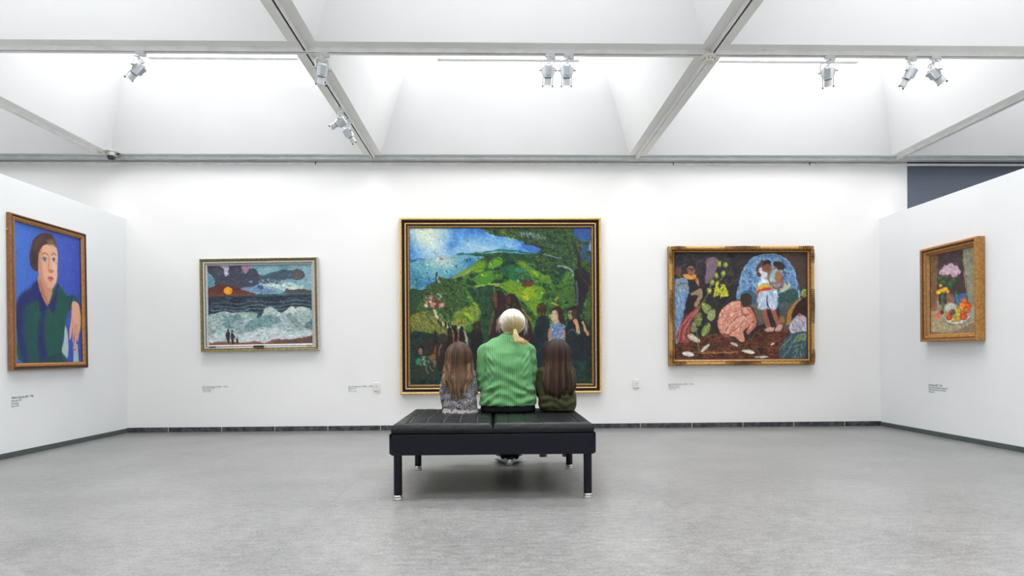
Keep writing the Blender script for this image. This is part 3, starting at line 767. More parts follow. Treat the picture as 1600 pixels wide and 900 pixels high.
    # left wooded point, houses
    wood = c.mask([(652, 466), (668, 446), (690, 434), (712, 440), (724, 452), (728, 470), (716, 486), (690, 492), (664, 494), (650, 500), (648, 480)])
    c.band(wood, [(26, 52, 36), (44, 74, 36), (70, 96, 42), (32, 60, 42)], 8, 15)
    c.dabs(wood, 420, [(98, 120, 46), (140, 150, 60), (24, 50, 34), (60, 96, 52), (54, 100, 84)], 3, 1.0, 60, 60, .7)
    c.line([(640, 453), (664, 454)], 2.2, (22, 60, 46)); c.poly([(640, 455), (662, 456), (655, 470), (650, 490), (640, 500)], (30, 66, 42), .9)
    c.line([(682, 426), (682.5, 440)], 3, (52, 56, 64)); c.line([(682, 427), (680, 432)], 2, (40, 40, 46)); c.line([(684, 434), (684, 441)], 1.6, (170, 190, 196)); c.line([(687, 433), (689, 436)], 2, (40, 44, 54))
    for x, y, r, col in ((673, 466, 4, (196, 150, 142)), (668, 472, 3.6, (150, 84, 80)), (678, 468, 4.2, (120, 64, 60)), (665, 477, 3.4, (222, 176, 166)), (676, 477, 5, (186, 116, 108)), (684, 473, 3, (112, 50, 50)), (690, 477, 4, (218, 150, 140)), (682, 479, 3.5, (96, 52, 48)), (672, 472, 2.4, (236, 204, 190))):
        c.ell(x, y, r, r * .75, col, 1, 20)
    c.dabs([(662, 460), (694, 460), (694, 482), (662, 482)], 46, [(70, 36, 38), (226, 190, 176), (150, 90, 84)], 3, .9, 30, 60, .8)
    c.line([(684, 458), (688, 465)], 2, (150, 196, 196), .8)
    # ochre fields and road
    f = c.mask([(642, 494), (664, 487), (690, 497), (702, 510), (706, 528), (690, 524), (664, 520), (646, 530), (641, 515)])
    c.band(f, [(96, 104, 42), (122, 124, 56), (70, 92, 44), (140, 132, 52)], 9, 22)
    c.dabs(f, 240, [(150, 142, 60), (80, 98, 44), (170, 160, 70), (60, 84, 50)], 8, 1.0, 50, 14, .6)
    f = c.mask([(704, 502), (712, 488), (728, 480), (746, 480), (752, 492), (742, 504), (722, 512), (708, 512)])
    c.band(f, [(70, 104, 40), (104, 134, 50), (130, 150, 60)], 8, 25)
    for q in range(7): c.line([(706 + q * 2, 506 - q), (716 + q * 2.4, 490 - q * 1.2), (732 + q * 2, 484 - q * .4), (746, 488 + q * 1.4)], .9, [(150, 164, 70), (70, 96, 40), (176, 172, 60)][q % 3], .7)
    c.ell(728, 492, 5, 3, (176, 196, 30), .9, 25); c.ell(735, 498, 4, 2.4, (150, 190, 40), .9); c.ell(742, 476, 5, 2, (160, 180, 40), .8, 30)
    for q in range(6): c.line([(664 + q * 1.6, 491 + q * 2.6), (668 + q * 1.6, 492 + q * 2.6)], .9, (44, 50, 28)); 
    c.line([(678, 486), (682, 496), (690, 505), (702, 512), (718, 514), (726, 524), (727, 535)], 4, (196, 180, 146)); c.dabs([(678, 486), (700, 500), (728, 512), (726, 534), (712, 520), (690, 510)], 70, [(220, 210, 190), (90, 80, 60), (190, 196, 190)], 3, 1.1, 60, 50, .8)
    for x, y in ((684, 498), (688, 502), (695, 504), (700, 506), (706, 508)): c.line([(x, y), (x + .6, y + 6)], 2.4, (26, 22, 24))
    for q in range(10): c.line([(712 + 1.6 * q, 498 + (q % 3) * 2), (713 + 1.6 * q, 503 + (q % 3) * 2)], 1.2, [(200, 150, 50), (190, 170, 60), (90, 70, 40)][q % 3], .8)
    # dark trees mid-left and centre
    d = c.mask([(736, 456), (762, 446), (772, 460), (774, 520), (764, 560), (744, 560), (736, 520), (748, 500), (752, 480), (740, 470)])
    c.band(d, [(20, 44, 36), (28, 60, 42), (44, 80, 44), (24, 50, 40)], 7, 31); c.dabs(d, 260, [(52, 92, 46), (24, 50, 40), (70, 110, 50)], 3.5, 1, 70, 60, .6)
    # lower dark ground
    g = c.mask([(640, 524), (664, 520), (690, 527), (728, 535), (780, 545), (830, 540), (925, 500), (925, 602), (640, 602)])
    c.band(g, [(16, 32, 36), (22, 48, 44), (26, 60, 50), (18, 36, 34), (34, 62, 46)], 14, 41); c.dabs(g, 900, [(20, 50, 50), (40, 80, 60), (14, 26, 30), (30, 60, 40)], 5, 1, 80, 40, .5)
    # crowd bottom left
    def fig(x, y, hw, h_, col=(30, 24, 24), head=3.4, hc=None, a=.95):
        c.poly([(x - hw * .5, y), (x + hw * .5, y), (x + hw, y + h_ * .25), (x + hw * 1.1, y + h_), (x - hw * 1.1, y + h_), (x - hw, y + h_ * .25)], col, a)
        c.ell(x, y - head * .5, head, head * 1.25, hc or col, a)
    fig(665, 534, 4, 22, (44, 36, 30), 3); fig(680, 523, 4, 34, (34, 26, 26), 3.2); fig(672, 540, 6, 30, (40, 34, 30), 4); fig(692, 532, 9, 44, (38, 30, 28), 6.5, (54, 40, 34))
    fig(702, 516, 3.6, 24, (26, 20, 22), 3); fig(710, 514, 4, 30, (24, 20, 22), 3); fig(720, 516, 4.6, 30, (28, 22, 24), 3.2)
    for x in (707, 715): c.line([(x, 518), (x + .6, 534)], 1.6, (190, 110, 60), .9)
    c.line([(726, 520), (729, 540)], 2, (160, 160, 120), .8)
    for q in ((679, 540, 677, 572), (688, 538, 684, 556)): c.line([(q[0], q[1]), (q[2], q[3])], 2, (150, 100, 56), .8)
    c.poly([(668, 560), (676, 554), (680, 574), (672, 572)], (134, 106, 60), .8); c.dabs([(664, 540), (700, 534), (702, 580), (666, 580)], 90, [(74, 60, 48), (30, 24, 24), (90, 70, 50)], 4, .9, 80, 40, .6)
    c.poly([(648, 566), (656, 556), (668, 558), (676, 572), (678, 590), (650, 594), (645, 580)], (40, 50, 40), .9)
    c.ell(656, 546, 6.5, 8, (34, 28, 26)); c.ell(656, 549, 4, 5.4, (136, 108, 90)); c.line([(653, 547), (655, 547)], 1, (30, 24, 24)); c.line([(658, 547), (660, 547)], 1, (30, 24, 24)); c.line([(654, 552), (658, 552)], .9, (90, 40, 36))
    c.ell(652, 565, 4, 5, (40, 130, 90), .9); c.dabs([(654, 558), (668, 558), (668, 572), (656, 572)], 50, [(196, 220, 200), (120, 180, 150), (60, 110, 84)], 2.4, 1, 30, 70, .9)
    c.line([(664, 575), (668, 584)], 1.6, (150, 140, 96), .8); c.line([(670, 572), (675, 580)], 1.4, (150, 140, 96), .8)
    # tall brown figure, leaning figure
    fig(744, 514, 9, 60, (24, 26, 28), 6.5, (44, 40, 32)); c.dabs([(738, 502), (750, 502), (750, 520), (738, 520)], 18, [(110, 100, 50), (80, 70, 40)], 4, .9, 20, 40, .6)
    c.poly([(770, 462), (778, 455), (788, 460), (790, 478), (794, 505), (790, 545), (768, 545), (765, 515), (773, 495), (770, 480)], (44, 28, 26)); c.poly([(770, 462), (776, 458), (776, 480), (772, 478)], (112, 62, 40), .9)
    c.line([(764, 522), (768, 498), (772, 486)], 2.6, (120, 74, 40), .8)
    c.poly([(789, 466), (797, 459), (808, 464), (816, 484), (828, 506), (834, 540), (810, 545), (800, 500), (792, 480)], (42, 28, 30)); c.poly([(790, 468), (796, 462), (797, 474), (793, 476)], (74, 48, 38)); 
    c.line([(816, 482), (822, 492), (830, 502)], 3, (140, 110, 56), .9); c.line([(828, 500), (836, 514)], 1.6, (130, 150, 50), .8); c.line([(834, 518), (838, 535)], 3, (56, 110, 48), .8)
    # right: three people in front of trunk
    c.poly([(838, 500), (846, 494), (856, 498), (862, 520), (864, 560), (834, 560), (834, 520)], (26, 34, 42), .95); c.ell(846, 484, 7.5, 10, (62, 40, 34)); c.dabs([(838, 500), (860, 500), (860, 550), (836, 550)], 90, [(36, 50, 66), (20, 30, 40), (60, 70, 80)], 4, .8, 80, 30, .5)
    c.poly([(860, 490), (868, 480), (878, 484), (882, 500), (880, 520), (872, 510)], (52, 32, 34)); c.ell(866, 494, 5.4, 9, (196, 180, 140)); c.line([(860, 492), (859, 498)], 1.6, (176, 160, 120)); c.ell(862, 491, 1.4, 1, (50, 40, 40)); c.line([(868, 486), (871, 500), (869, 506)], 1.6, (150, 130, 100), .8); c.line([(860, 501), (863, 501)], 1, (150, 60, 50)); c.poly([(865, 501), (873, 500), (874, 510), (866, 510)], (190, 160, 120))
    c.poly([(858, 510), (866, 506), (876, 506), (882, 512), (880, 540), (861, 540)], (112, 136, 172)); c.dabs([(858, 508), (881, 508), (880, 538), (861, 538)], 190, [(200, 214, 226), (70, 96, 140), (140, 160, 190), (40, 60, 96)], 2.2, .9, 80, 60, .9)
    c.line([(859, 516), (858, 532)], 4, (176, 130, 92)); c.line([(881, 519), (884, 532)], 4.4, (190, 136, 90))
    c.poly([(886, 508), (900, 500), (914, 502), (920, 520), (922, 560), (886, 560)], (22, 30, 34)); c.poly([(888, 484), (897, 478), (905, 484), (906, 498), (898, 506), (888, 500)], (40, 28, 28)); c.ell(893, 493, 5, 7.5, (150, 136, 104)); c.ell(898, 492, 4.5, 8.5, (54, 48, 44)); c.ell(891, 491, 1.6, 1, (34, 30, 30)); c.line([(889, 501), (893, 502)], 1, (140, 56, 48))
    c.line([(899, 503), (903, 512), (904, 521)], 5.4, (206, 156, 112)); c.line([(910, 504), (914, 515), (918, 524)], 4, (186, 160, 116)); c.ell(918, 523, 2.8, 3.6, (206, 150, 104)); c.line([(888, 522), (896, 516), (902, 524)], 2, (56, 96, 112), .8)
    c.dabs([(886, 508), (924, 508), (924, 560), (884, 560)], 90, [(40, 76, 80), (16, 24, 28), (30, 50, 50)], 5, .9, 60, 30, .6)
    c.line([(838, 552), (850, 540), (862, 534)], 1.4, (110, 130, 150), .8); c.poly([(838, 548), (860, 536), (884, 540), (884, 600), (838, 600)], (20, 34, 42), .7)
    # tree
    can = c.mask([(756, 350), (925, 350), (925, 372), (918, 390), (925, 400), (925, 470), (900, 452), (896, 430), (880, 424), (850, 430), (838, 412), (836, 398), (844, 388), (820, 380), (800, 372), (778, 368), (764, 364)])
    c.band(can, [(24, 50, 38), (40, 72, 42), (66, 92, 42), (32, 60, 44), (22, 44, 40)], 11, 51)
    c.dabs(can, 1100, [(30, 62, 44), (86, 112, 48), (24, 46, 38), (128, 142, 56), (44, 84, 56)], 4, 1, lambda u, v: 30 + 80 * v, 40, .6, .3)
    c.poly([(900, 356), (925, 354), (925, 372), (914, 378), (904, 372), (898, 366)], (48, 86, 160), .9); c.poly([(910, 390), (922, 382), (916, 402), (908, 406)], (40, 70, 130), .7); c.ell(922, 406, 4, 6, (38, 80, 140), .8)
    c.dabs([(780, 358), (800, 360), (806, 376), (790, 374)], 60, [(140, 150, 60), (110, 130, 50)], 3, .9, 40, 50, .8)
    c.dabs([(812, 362), (832, 364), (854, 370), (850, 375), (826, 372), (814, 368)], 70, [(200, 216, 226), (90, 130, 160), (150, 180, 200)], 3, .9, 30, 50, .8)
    c.poly([(814, 378), (842, 386), (838, 396), (820, 390)], (52, 104, 180), .8); c.line([(820, 380), (846, 386), (868, 392)], 2.4, (50, 36, 40)); c.line([(850, 380), (866, 384), (880, 392)], 1.6, (60, 90, 130), .8)
    c.line([(850, 398), (862, 401), (878, 404)], 2.2, (120, 140, 146), .8); c.line([(872, 416), (884, 418), (894, 424), (898, 436)], 2.4, (150, 170, 172), .85)
    c.poly([(898, 424), (908, 420), (922, 430), (919, 455), (912, 478), (908, 492), (902, 484), (900, 466), (898, 445)], (34, 28, 34)); c.line([(900, 440), (903, 460), (902, 476)], 3, (80, 100, 120), .8)
    c.line([(908, 430), (904, 400), (896, 380)], 6, (36, 40, 36), .8); c.line([(912, 436), (922, 450)], 1.4, (74, 70, 50), .8)
    c.poly([(918, 462), (925, 455), (925, 500), (914, 505)], (62, 86, 40), .7)
    c.poly([(858, 458), (880, 452), (898, 456), (898, 470), (880, 470), (866, 466)], (60, 96, 38), .7)
    for a in (((862, 474), (868, 476)), ((868, 470), (873, 466)), ((864, 478), (870, 477))): c.line(a, 1.6, (206, 160, 40), .9)
    c.dabs([(780, 480), (838, 470), (858, 480), (836, 510), (820, 490)], 90, [(90, 130, 36), (140, 160, 40), (40, 80, 36)], 4, 1, 60, 30, .6)
    c.impasto(1.0, 4.2, 1.3, lambda u, v: -20 + 70 * v, 50, .20, .6)
    c.grain(9, 2.2, 61)
    return c
# ---- 2. stormy sea
def paint_sea():
    c = Canvas([(322.5, 411.4), (489, 411.4), (490, 539.5), (324.5, 539.5)], 300, 232, (90, 110, 120), 31, 1.3)
    q = lambda x, y: (300 + x / 5.295, 390 + y / 5.295)
    P = lambda *a: [q(x, y) for x, y in a]
    sky = c.mask(P((100, 100), (1010, 100), (1010, 378), (110, 378)), False)
    c.band(sky, [(110, 160, 176), (140, 178, 188), (126, 170, 182)], 20, 2)
    c.poly(P((110, 110), (215, 115), (260, 150), (270, 205), (300, 190), (290, 130), (340, 118), (410, 115), (430, 165), (480, 140), (530, 150), (560, 200), (640, 210), (700, 180), (760, 155), (840, 165), (880, 150), (935, 180), (930, 230), (880, 245), (800, 235), (740, 260), (640, 275), (560, 270), (500, 300), (420, 310), (350, 330), (240, 330), (180, 270), (185, 235), (130, 180)), (66, 68, 82))
    c.poly(P((560, 215), (700, 170), (840, 165), (880, 150), (935, 185), (925, 235), (800, 235), (700, 275), (580, 270)), (64, 84, 100), .9); c.ell(*q(880, 195), 10, 8, (96, 84, 80), .8)
    c.poly(P((230, 115), (300, 115), (285, 195), (268, 198), (262, 150)), (190, 176, 196)); c.poly(P((410, 115), (480, 118), (470, 150), (440, 185), (420, 160)), (170, 130, 156))
    c.poly(P((120, 180), (185, 240), (160, 300), (118, 310)), (86, 140, 160), .9)
    c.dabs(sky, 500, [(70, 78, 92), (100, 120, 134), (54, 56, 70), (140, 170, 180)], 4, 1, 10, 40, .35)
    c.poly(P((118, 320), (170, 290), (220, 270), (300, 280), (380, 300), (440, 330), (520, 376), (118, 378)), (92, 50, 44), .95); c.poly(P((118, 340), (250, 360), (440, 350), (520, 378), (118, 378)), (120, 66, 52), .8)
    c.poly(P((400, 310), (480, 300), (560, 310), (640, 320), (700, 345), (560, 350), (460, 335)), (110, 140, 170), .9); c.ell(*q(570, 300), 6, 4, (60, 84, 150), .9); c.ell(*q(485, 255), 3, 2, (90, 130, 190))
    c.poly(P((580, 285), (660, 270), (740, 290), (800, 265), (880, 290), (940, 300), (880, 330), (760, 330), (680, 310)), (190, 210, 204)); c.dabs(P((560, 240), (740, 240), (880, 290), (720, 320), (580, 300)), 130, [(214, 226, 220), (100, 120, 140), (150, 180, 190)], 4, 1, 30, 50, .7)
    c.poly(P((770, 345), (790, 316), (820, 330), (900, 325), (1005, 340), (1005, 362), (760, 358)), (80, 66, 62), .9)
    c.line(P((500, 372), (760, 368), (1005, 372)), 2.6, (50, 84, 96), .9)
    c.ell(*q(294, 328), 7.1, 6.2, (236, 150, 20)); c.ell(*q(294, 328), 4.6, 4, (244, 176, 40), .9); c.line(P((278, 330), (284, 314), (304, 312), (312, 326), (302, 340)), .8, (206, 110, 20), .8)
    sea = c.mask(P((100, 378), (1010, 374), (1010, 800), (100, 800)), False)
    c.band(sea, [(34, 44, 60), (44, 58, 72), (40, 50, 66)], 10, 7)
    c.dabs(P((110, 380), (1010, 380), (1010, 540), (110, 540)), 420, [(90, 106, 118), (28, 34, 50), (130, 146, 150), (50, 64, 80)], 7, .9, 4, 14, .6)
    for yy, a in ((430, .5), (462, .6), (490, .7)): c.line(P((150, yy + 10), (260, yy), (380, yy + 14), (520, yy - 6), (700, yy + 6), (860, yy - 12), (1000, yy + 6)), 1.2, (150, 166, 168), a)
    for x, y in ((350, 405), (600, 368)):
        c.line([q(x - 45, y + 24), q(x + 35, y + 24)], 2.2, (34, 34, 40))
        for k in (-25, 0, 22): c.line([q(x + k, y - 20), q(x + k, y + 22)], 1.4, (74, 84, 84) if x > 400 else (46, 48, 54), .8)
    wv = c.mask(P((110, 560), (180, 520), (260, 505), (340, 520), (430, 510), (500, 550), (560, 560), (620, 480), (680, 480), (740, 525), (830, 475), (870, 500), (940, 480), (1010, 540), (1010, 740), (840, 750), (660, 780), (110, 780)))
    c.band(wv, [(110, 140, 142), (150, 172, 172), (186, 200, 198), (130, 158, 160), (200, 212, 210)], 12, 9)
    c.poly(P((240, 600), (300, 545), (380, 530), (400, 560), (390, 620), (330, 650), (270, 640)), (92, 130, 134), .8)
    c.poly(P((430, 650), (480, 590), (580, 545), (680, 545), (740, 600), (640, 640), (540, 650)), (92, 134, 138), .85); c.poly(P((790, 540), (840, 560), (930, 630), (900, 650), (820, 610)), (120, 140, 134), .8)
    c.poly(P((930, 640), (1005, 580), (1005, 650), (960, 660)), (70, 104, 112), .9)
    c.poly(P((590, 520), (610, 480), (660, 475), (690, 510), (640, 540)), (176, 188, 180)); c.poly(P((770, 520), (820, 475), (850, 480), (865, 520), (820, 530)), (214, 218, 216)); c.ell(*q(905, 495), 8, 3.6, (206, 212, 210), .9)
    c.poly(P((440, 530), (480, 515), (540, 520), (530, 560), (480, 570)), (140, 176, 160), .9)
    c.poly(P((130, 760), (140, 700), (260, 690), (400, 700), (520, 670), (680, 650), (800, 690), (900, 690), (1005, 670), (1005, 740), (860, 750), (660, 782), (300, 775)), (214, 222, 224), .85)
    c.dabs(wv, 1500, [(226, 232, 232), (140, 166, 168), (100, 132, 138), (190, 204, 204), (170, 190, 176)], 5, 1, lambda u, v: -30 + 60 * math.sin(u * 9), 30, .5, .35)
    c.poly(P((110, 775), (230, 765), (400, 770), (520, 765), (600, 780), (680, 750), (820, 750), (920, 735), (1010, 730), (1010, 800), (110, 800)), (136, 92, 74)); c.poly(P((700, 760), (850, 755), (1010, 735), (1010, 800), (700, 800)), (92, 80, 76), .8)
    for x, y, h_, w_ in ((290, 665, 110, 17), (328, 672, 108, 15), (368, 722, 58, 9)):
        c.poly(P((x - w_ * .6, y + 15), (x + w_ * .6, y + 15), (x + w_, y + h_ * .4), (x + w_ * .8, y + h_), (x - w_ * .2, y + h_), (x - w_, y + h_ * .4)), (40, 36, 42), .95); c.ell(*q(x, y + 2), w_ * .1, w_ * .13, (30, 28, 34))
    c.line(P((350, 738), (362, 735)), 1, (40, 36, 42)); c.impasto(1.1, 4.6, 1.2, lambda u, v: 10 * math.sin(u * 11) - 10, 28, .17, .6); c.grain(8, 2.0, 33); return c
# ---- 3. group with crouching figure
def paint_group():
    c = Canvas([(1055.5, 394.4), (1263.4, 394.4), (1263.4, 560), (1055.5, 560)], 330, 264, (44, 38, 38), 41, 1.2)
    q = lambda x, y: (1035 + x / 4.392, 375 + y / 4.392)
    P = lambda *a: [q(x, y) for x, y in a]
    c.band(c.full(), [(30, 26, 32), (48, 42, 44), (38, 36, 40), (60, 50, 50)], 20, 2)
    c.dabs(P((90, 85), (560, 85), (560, 300), (90, 300)), 260, [(120, 116, 124), (70, 64, 72), (40, 36, 44), (96, 90, 100)], 8, .9, -40, 25, .5)
    c.poly(P((320, 120), (390, 130), (380, 200), (340, 280), (300, 290), (310, 200)), (150, 124, 140), .7)
    c.poly(P((830, 85), (1005, 85), (1005, 430), (940, 440), (940, 260), (900, 170)), (76, 58, 52)); c.poly(P((560, 85), (800, 85), (680, 100), (600, 150), (560, 200)), (52, 44, 46), .8)
    gr = c.mask(P((90, 690), (380, 640), (560, 690), (700, 600), (860, 600), (1005, 640), (1005, 812), (90, 812)))
    c.band(gr, [(50, 32, 30), (98, 46, 34), (74, 38, 30), (120, 70, 40), (44, 30, 32)], 12, 6); c.dabs(gr, 420, [(130, 60, 40), (60, 34, 30), (160, 100, 50), (40, 28, 30)], 8, 1.4, 0, 18, .6)
    for x in (320, 400, 480): c.line(P((x - 40, 770), (x + 40, 765)), 3, (180, 124, 60), .7)
    # arch
    ar = c.mask(P((545, 440), (545, 260), (580, 170), (650, 110), (730, 92), (810, 100), (880, 150), (925, 230), (935, 440)))
    c.band(ar, [(60, 100, 150), (120, 160, 196), (86, 126, 176), (170, 196, 214), (54, 84, 130)], 10, 8); c.dabs(ar, 300, [(180, 206, 222), (50, 80, 150), (100, 140, 190), (70, 110, 120)], 6, 1.2, -55, 30, .6)
    c.line(P((548, 430), (548, 260), (582, 172), (650, 112), (730, 94), (812, 102), (882, 152), (926, 232), (934, 430)), 1.4, (140, 170, 190), .9)
    c.poly(P((550, 360), (620, 340), (660, 380), (680, 440), (550, 440)), (50, 90, 104), .8); c.poly(P((800, 380), (930, 330), (934, 470), (800, 470)), (44, 74, 66), .85); c.poly(P((820, 360), (850, 310), (890, 295), (870, 340)), (196, 200, 150), .9)
    c.poly(P((620, 440), (700, 440), (720, 560), (640, 570)), (110, 104, 90), .8); c.poly(P((820, 440), (900, 440), (890, 600), (830, 590)), (90, 96, 96), .7); c.ell(*q(832, 545), 5, 6, (150, 106, 56))
    # standing figure left with veil
    c.poly(P((92, 300), (120, 258), (180, 262), (205, 300), (190, 350), (170, 420), (140, 560), (120, 680), (92, 680)), (108, 140, 176)); c.ell(*q(148, 308), 12, 11, (130, 146, 160)); c.line(P((110, 310), (150, 290), (190, 300)), 1.4, (70, 84, 100)); c.line(P((130, 280), (170, 330)), 1.2, (70, 84, 100))
    c.dabs(P((92, 360), (170, 360), (130, 660), (92, 660)), 100, [(190, 206, 222), (60, 100, 160), (130, 160, 196)], 9, 1.1, 78, 14, .7)
    c.ell(*q(118, 215), 5, 8, (96, 64, 54)); c.poly(P((180, 235), (235, 235), (270, 300), (280, 360), (250, 460), (190, 520), (160, 480), (190, 350)), (38, 30, 36)); c.poly(P((150, 236), (240, 232), (225, 268), (180, 262)), (214, 150, 60))
    c.ell(*q(205, 200), 6, 9.5, (140, 92, 72)); c.poly(P((175, 190), (185, 155), (215, 148), (235, 170), (232, 200), (215, 175), (190, 175)), (30, 24, 28)); c.line(P((190, 195), (200, 195)), 1, (24, 18, 20)); c.line(P((210, 195), (220, 195)), 1, (24, 18, 20)); c.line(P((205, 195), (204, 212)), 1, (80, 40, 34))
    c.poly(P((235, 260), (255, 265), (262, 310), (248, 300)), (190, 120, 80)); c.poly(P((200, 370), (270, 325), (280, 380), (250, 450), (225, 440), (250, 380)), (170, 140, 110), .9)
    # red cloth
    c.poly(P((105, 680), (120, 600), (160, 530), (240, 460), (270, 450), (250, 500), (190, 560), (210, 640), (180, 700)), (150, 62, 60)); 
    for k in range(7): c.line(P((115 + k * 12, 680), (130 + k * 12, 600), (170 + k * 10, 545), (235 + k * 3, 480)), 1.2, [(206, 150, 140), (110, 40, 44), (190, 96, 84)][k % 3], .8)
    # plants
    for x, y, rx, ry, rt, col in ((318, 470, 14, 8, 50, (136, 150, 84)), (345, 510, 7, 12, 20, (150, 160, 104)), (305, 610, 13, 7, -60, (120, 140, 70)), (235, 580, 7, 15, 30, (120, 120, 84)), (220, 668, 13, 6, 30, (190, 180, 160)), (260, 540, 5, 14, 5, (110, 124, 70)), (180, 775, 11, 5, 10, (206, 204, 196)), (300, 735, 11, 3.4, -45, (176, 176, 160)), (600, 762, 12, 4, 12, (214, 206, 184)), (500, 712, 8, 3, 20, (176, 160, 140)), (765, 712, 4, 2, -20, (214, 190, 160)), (690, 800, 12, 2.4, 0, (190, 180, 170))):
        c.ell(*q(x, y), rx, ry, (40, 44, 34), 1, rt); c.ell(*q(x, y), rx * .85, ry * .8, col, 1, rt); r = math.radians(rt)
        c.line([(q(x, y)[0] - rx * .8 * math.cos(r), q(x, y)[1] - rx * .8 * math.sin(r)), (q(x, y)[0] + rx * .8 * math.cos(r), q(x, y)[1] + rx * .8 * math.sin(r))], 1.2, tuple(min(255, k + 46) for k in col), .9)
    c.poly(P((365, 350), (385, 270), (400, 330), (430, 300), (465, 375), (440, 385), (395, 375), (360, 385)), (196, 196, 50)); c.dabs(P((360, 330), (390, 270), (460, 350), (460, 385), (370, 390)), 60, [(230, 226, 60), (120, 140, 50), (60, 60, 30)], 5, 1.2, 60, 40, .8)
    for x, y in ((400, 160), (445, 165), (425, 225), (380, 240), (330, 345), (350, 290)): c.ell(*q(x, y), 3.6, 4.6, (140, 150, 60), .95); c.ell(*q(x + 4, y - 4), 1.8, 2.2, (190, 196, 80), .9)
    c.line(P((430, 230), (400, 280), (350, 300), (300, 400), (240, 500), (250, 700), (260, 760)), 1.4, (120, 136, 60), .9)
    # crouching figure
    skin = [(206, 140, 124), (226, 168, 148), (184, 112, 98)]
    b = c.mask(P((550, 420), (500, 418), (440, 450), (400, 500), (388, 560), (400, 620), (440, 655), (500, 660), (540, 690), (568, 680), (560, 620), (600, 590), (640, 560), (648, 590), (600, 640), (585, 625), (620, 570), (640, 520), (620, 470), (590, 455), (560, 460)))
    c.poly(P((545, 410), (490, 408), (430, 440), (390, 495), (376, 560), (390, 630), (440, 668), (500, 670), (550, 705), (580, 690), (600, 655), (660, 590), (655, 520), (620, 455)), (60, 34, 34), .8); c.band(b, skin, 8, 14)
    c.dabs(b, 320, [(236, 186, 166), (176, 92, 80), (214, 146, 128), (196, 120, 104)], 8, 1.1, lambda u, v: -50, 25, .6)
    c.line(P((440, 640), (470, 580), (540, 530), (600, 525)), 6.5, (222, 164, 144)); c.line(P((440, 622), (475, 565), (545, 515), (600, 512)), 1.2, (120, 56, 50)); c.line(P((600, 530), (575, 590), (530, 640), (560, 685)), 5, (206, 140, 120)); c.line(P((455, 645), (520, 600), (560, 560)), 1.2, (120, 56, 50), .9)
    c.line(P((600, 470), (640, 530), (640, 590), (590, 625)), 4.2, (190, 110, 92)); c.line(P((548, 430), (556, 490), (580, 520)), 1.4, (140, 70, 60)); c.ell(*q(583, 400), 9, 9, (54, 40, 34)); c.poly(P((555, 380), (590, 360), (620, 390), (618, 440), (590, 450), (560, 430)), (60, 46, 38)); c.ell(*q(485, 508), 3, 3, (230, 210, 180), .8)
    c.poly(P((410, 640), (460, 640), (470, 665), (430, 662)), (150, 80, 68))
    # standing couple
    c.line(P((700, 460), (720, 540), (745, 605)), 7.5, (150, 86, 70)); c.line(P((765, 460), (790, 530), (815, 600)), 7.5, (160, 92, 76)); c.poly(P((710, 620), (735, 595), (775, 598), (770, 625)), (206, 160, 150)); c.poly(P((785, 620), (800, 585), (835, 580), (820, 620)), (206, 160, 150))
    c.poly(P((668, 350), (760, 340), (800, 350), (795, 465), (745, 462), (730, 420), (720, 462), (668, 470)), (176, 194, 214)); c.dabs(P((668, 350), (798, 345), (790, 460), (670, 465)), 110, [(232, 236, 240), (120, 150, 190), (200, 210, 224)], 9, 1.2, 84, 12, .8); c.line(P((727, 380), (730, 440), (745, 460)), 1.4, (40, 44, 60))
    c.poly(P((660, 350), (700, 340), (770, 335), (745, 310), (700, 300), (668, 318)), (214, 176, 50)); c.poly(P((655, 400), (665, 345), (740, 320), (760, 335), (720, 345), (680, 352), (665, 390)), (196, 70, 46)); c.poly(P((668, 300), (690, 265), (735, 272), (742, 295), (700, 292), (672, 318)), (224, 222, 226))
    c.ell(*q(698, 226), 8, 9, (214, 214, 220)); c.poly(P((655, 190), (690, 140), (715, 150), (700, 175), (672, 195), (690, 240), (670, 250)), (90, 56, 48)); c.ell(*q(728, 178), 8.4, 10, (130, 84, 66)); c.poly(P((700, 150), (728, 132), (758, 150), (755, 175), (740, 160), (712, 165), (702, 185)), (44, 30, 30)); c.line(P((718, 178), (722, 179)), 1.1, (20, 16, 18)); c.line(P((736, 176), (740, 176)), 1.1, (20, 16, 18)); c.line(P((722, 192), (738, 190)), 1, (110, 40, 40))
    c.poly(P((735, 240), (760, 205), (800, 195), (830, 230), (828, 280), (800, 300), (760, 300), (738, 280)), (160, 110, 74)); c.poly(P((750, 240), (775, 205), (800, 200), (780, 240), (790, 275), (765, 285), (750, 270)), (150, 186, 200)); c.ell(*q(815, 172), 10, 6, (56, 40, 34), 1, 20); c.line(P((770, 320), (810, 330), (835, 300), (832, 270)), 4, (150, 90, 74)); c.line(P((850, 140), (862, 200), (850, 260), (870, 300)), 2, (60, 90, 160), .8)
    # right border figures
    c.poly(P((860, 570), (880, 480), (930, 415), (970, 400), (930, 440), (900, 500), (895, 560), (870, 585)), (176, 124, 50)); c.poly(P((900, 520), (930, 440), (1000, 400), (1003, 520), (940, 530)), (50, 34, 34), .95); c.ell(*q(987, 362), 5, 7, (130, 140, 70)); c.line(P((970, 375), (975, 345), (1000, 340)), 1.4, (190, 196, 110), .9)
    c.poly(P((885, 590), (920, 530), (960, 508), (1003, 540), (1003, 620), (960, 635), (900, 640)), (180, 176, 190)); c.dabs(P((885, 590), (925, 530), (1003, 540), (1000, 630), (900, 635)), 90, [(226, 222, 232), (130, 124, 140), (200, 196, 210)], 8, 1.2, 75, 30, .8); c.ell(*q(955, 512), 3, 2.4, (180, 90, 70))
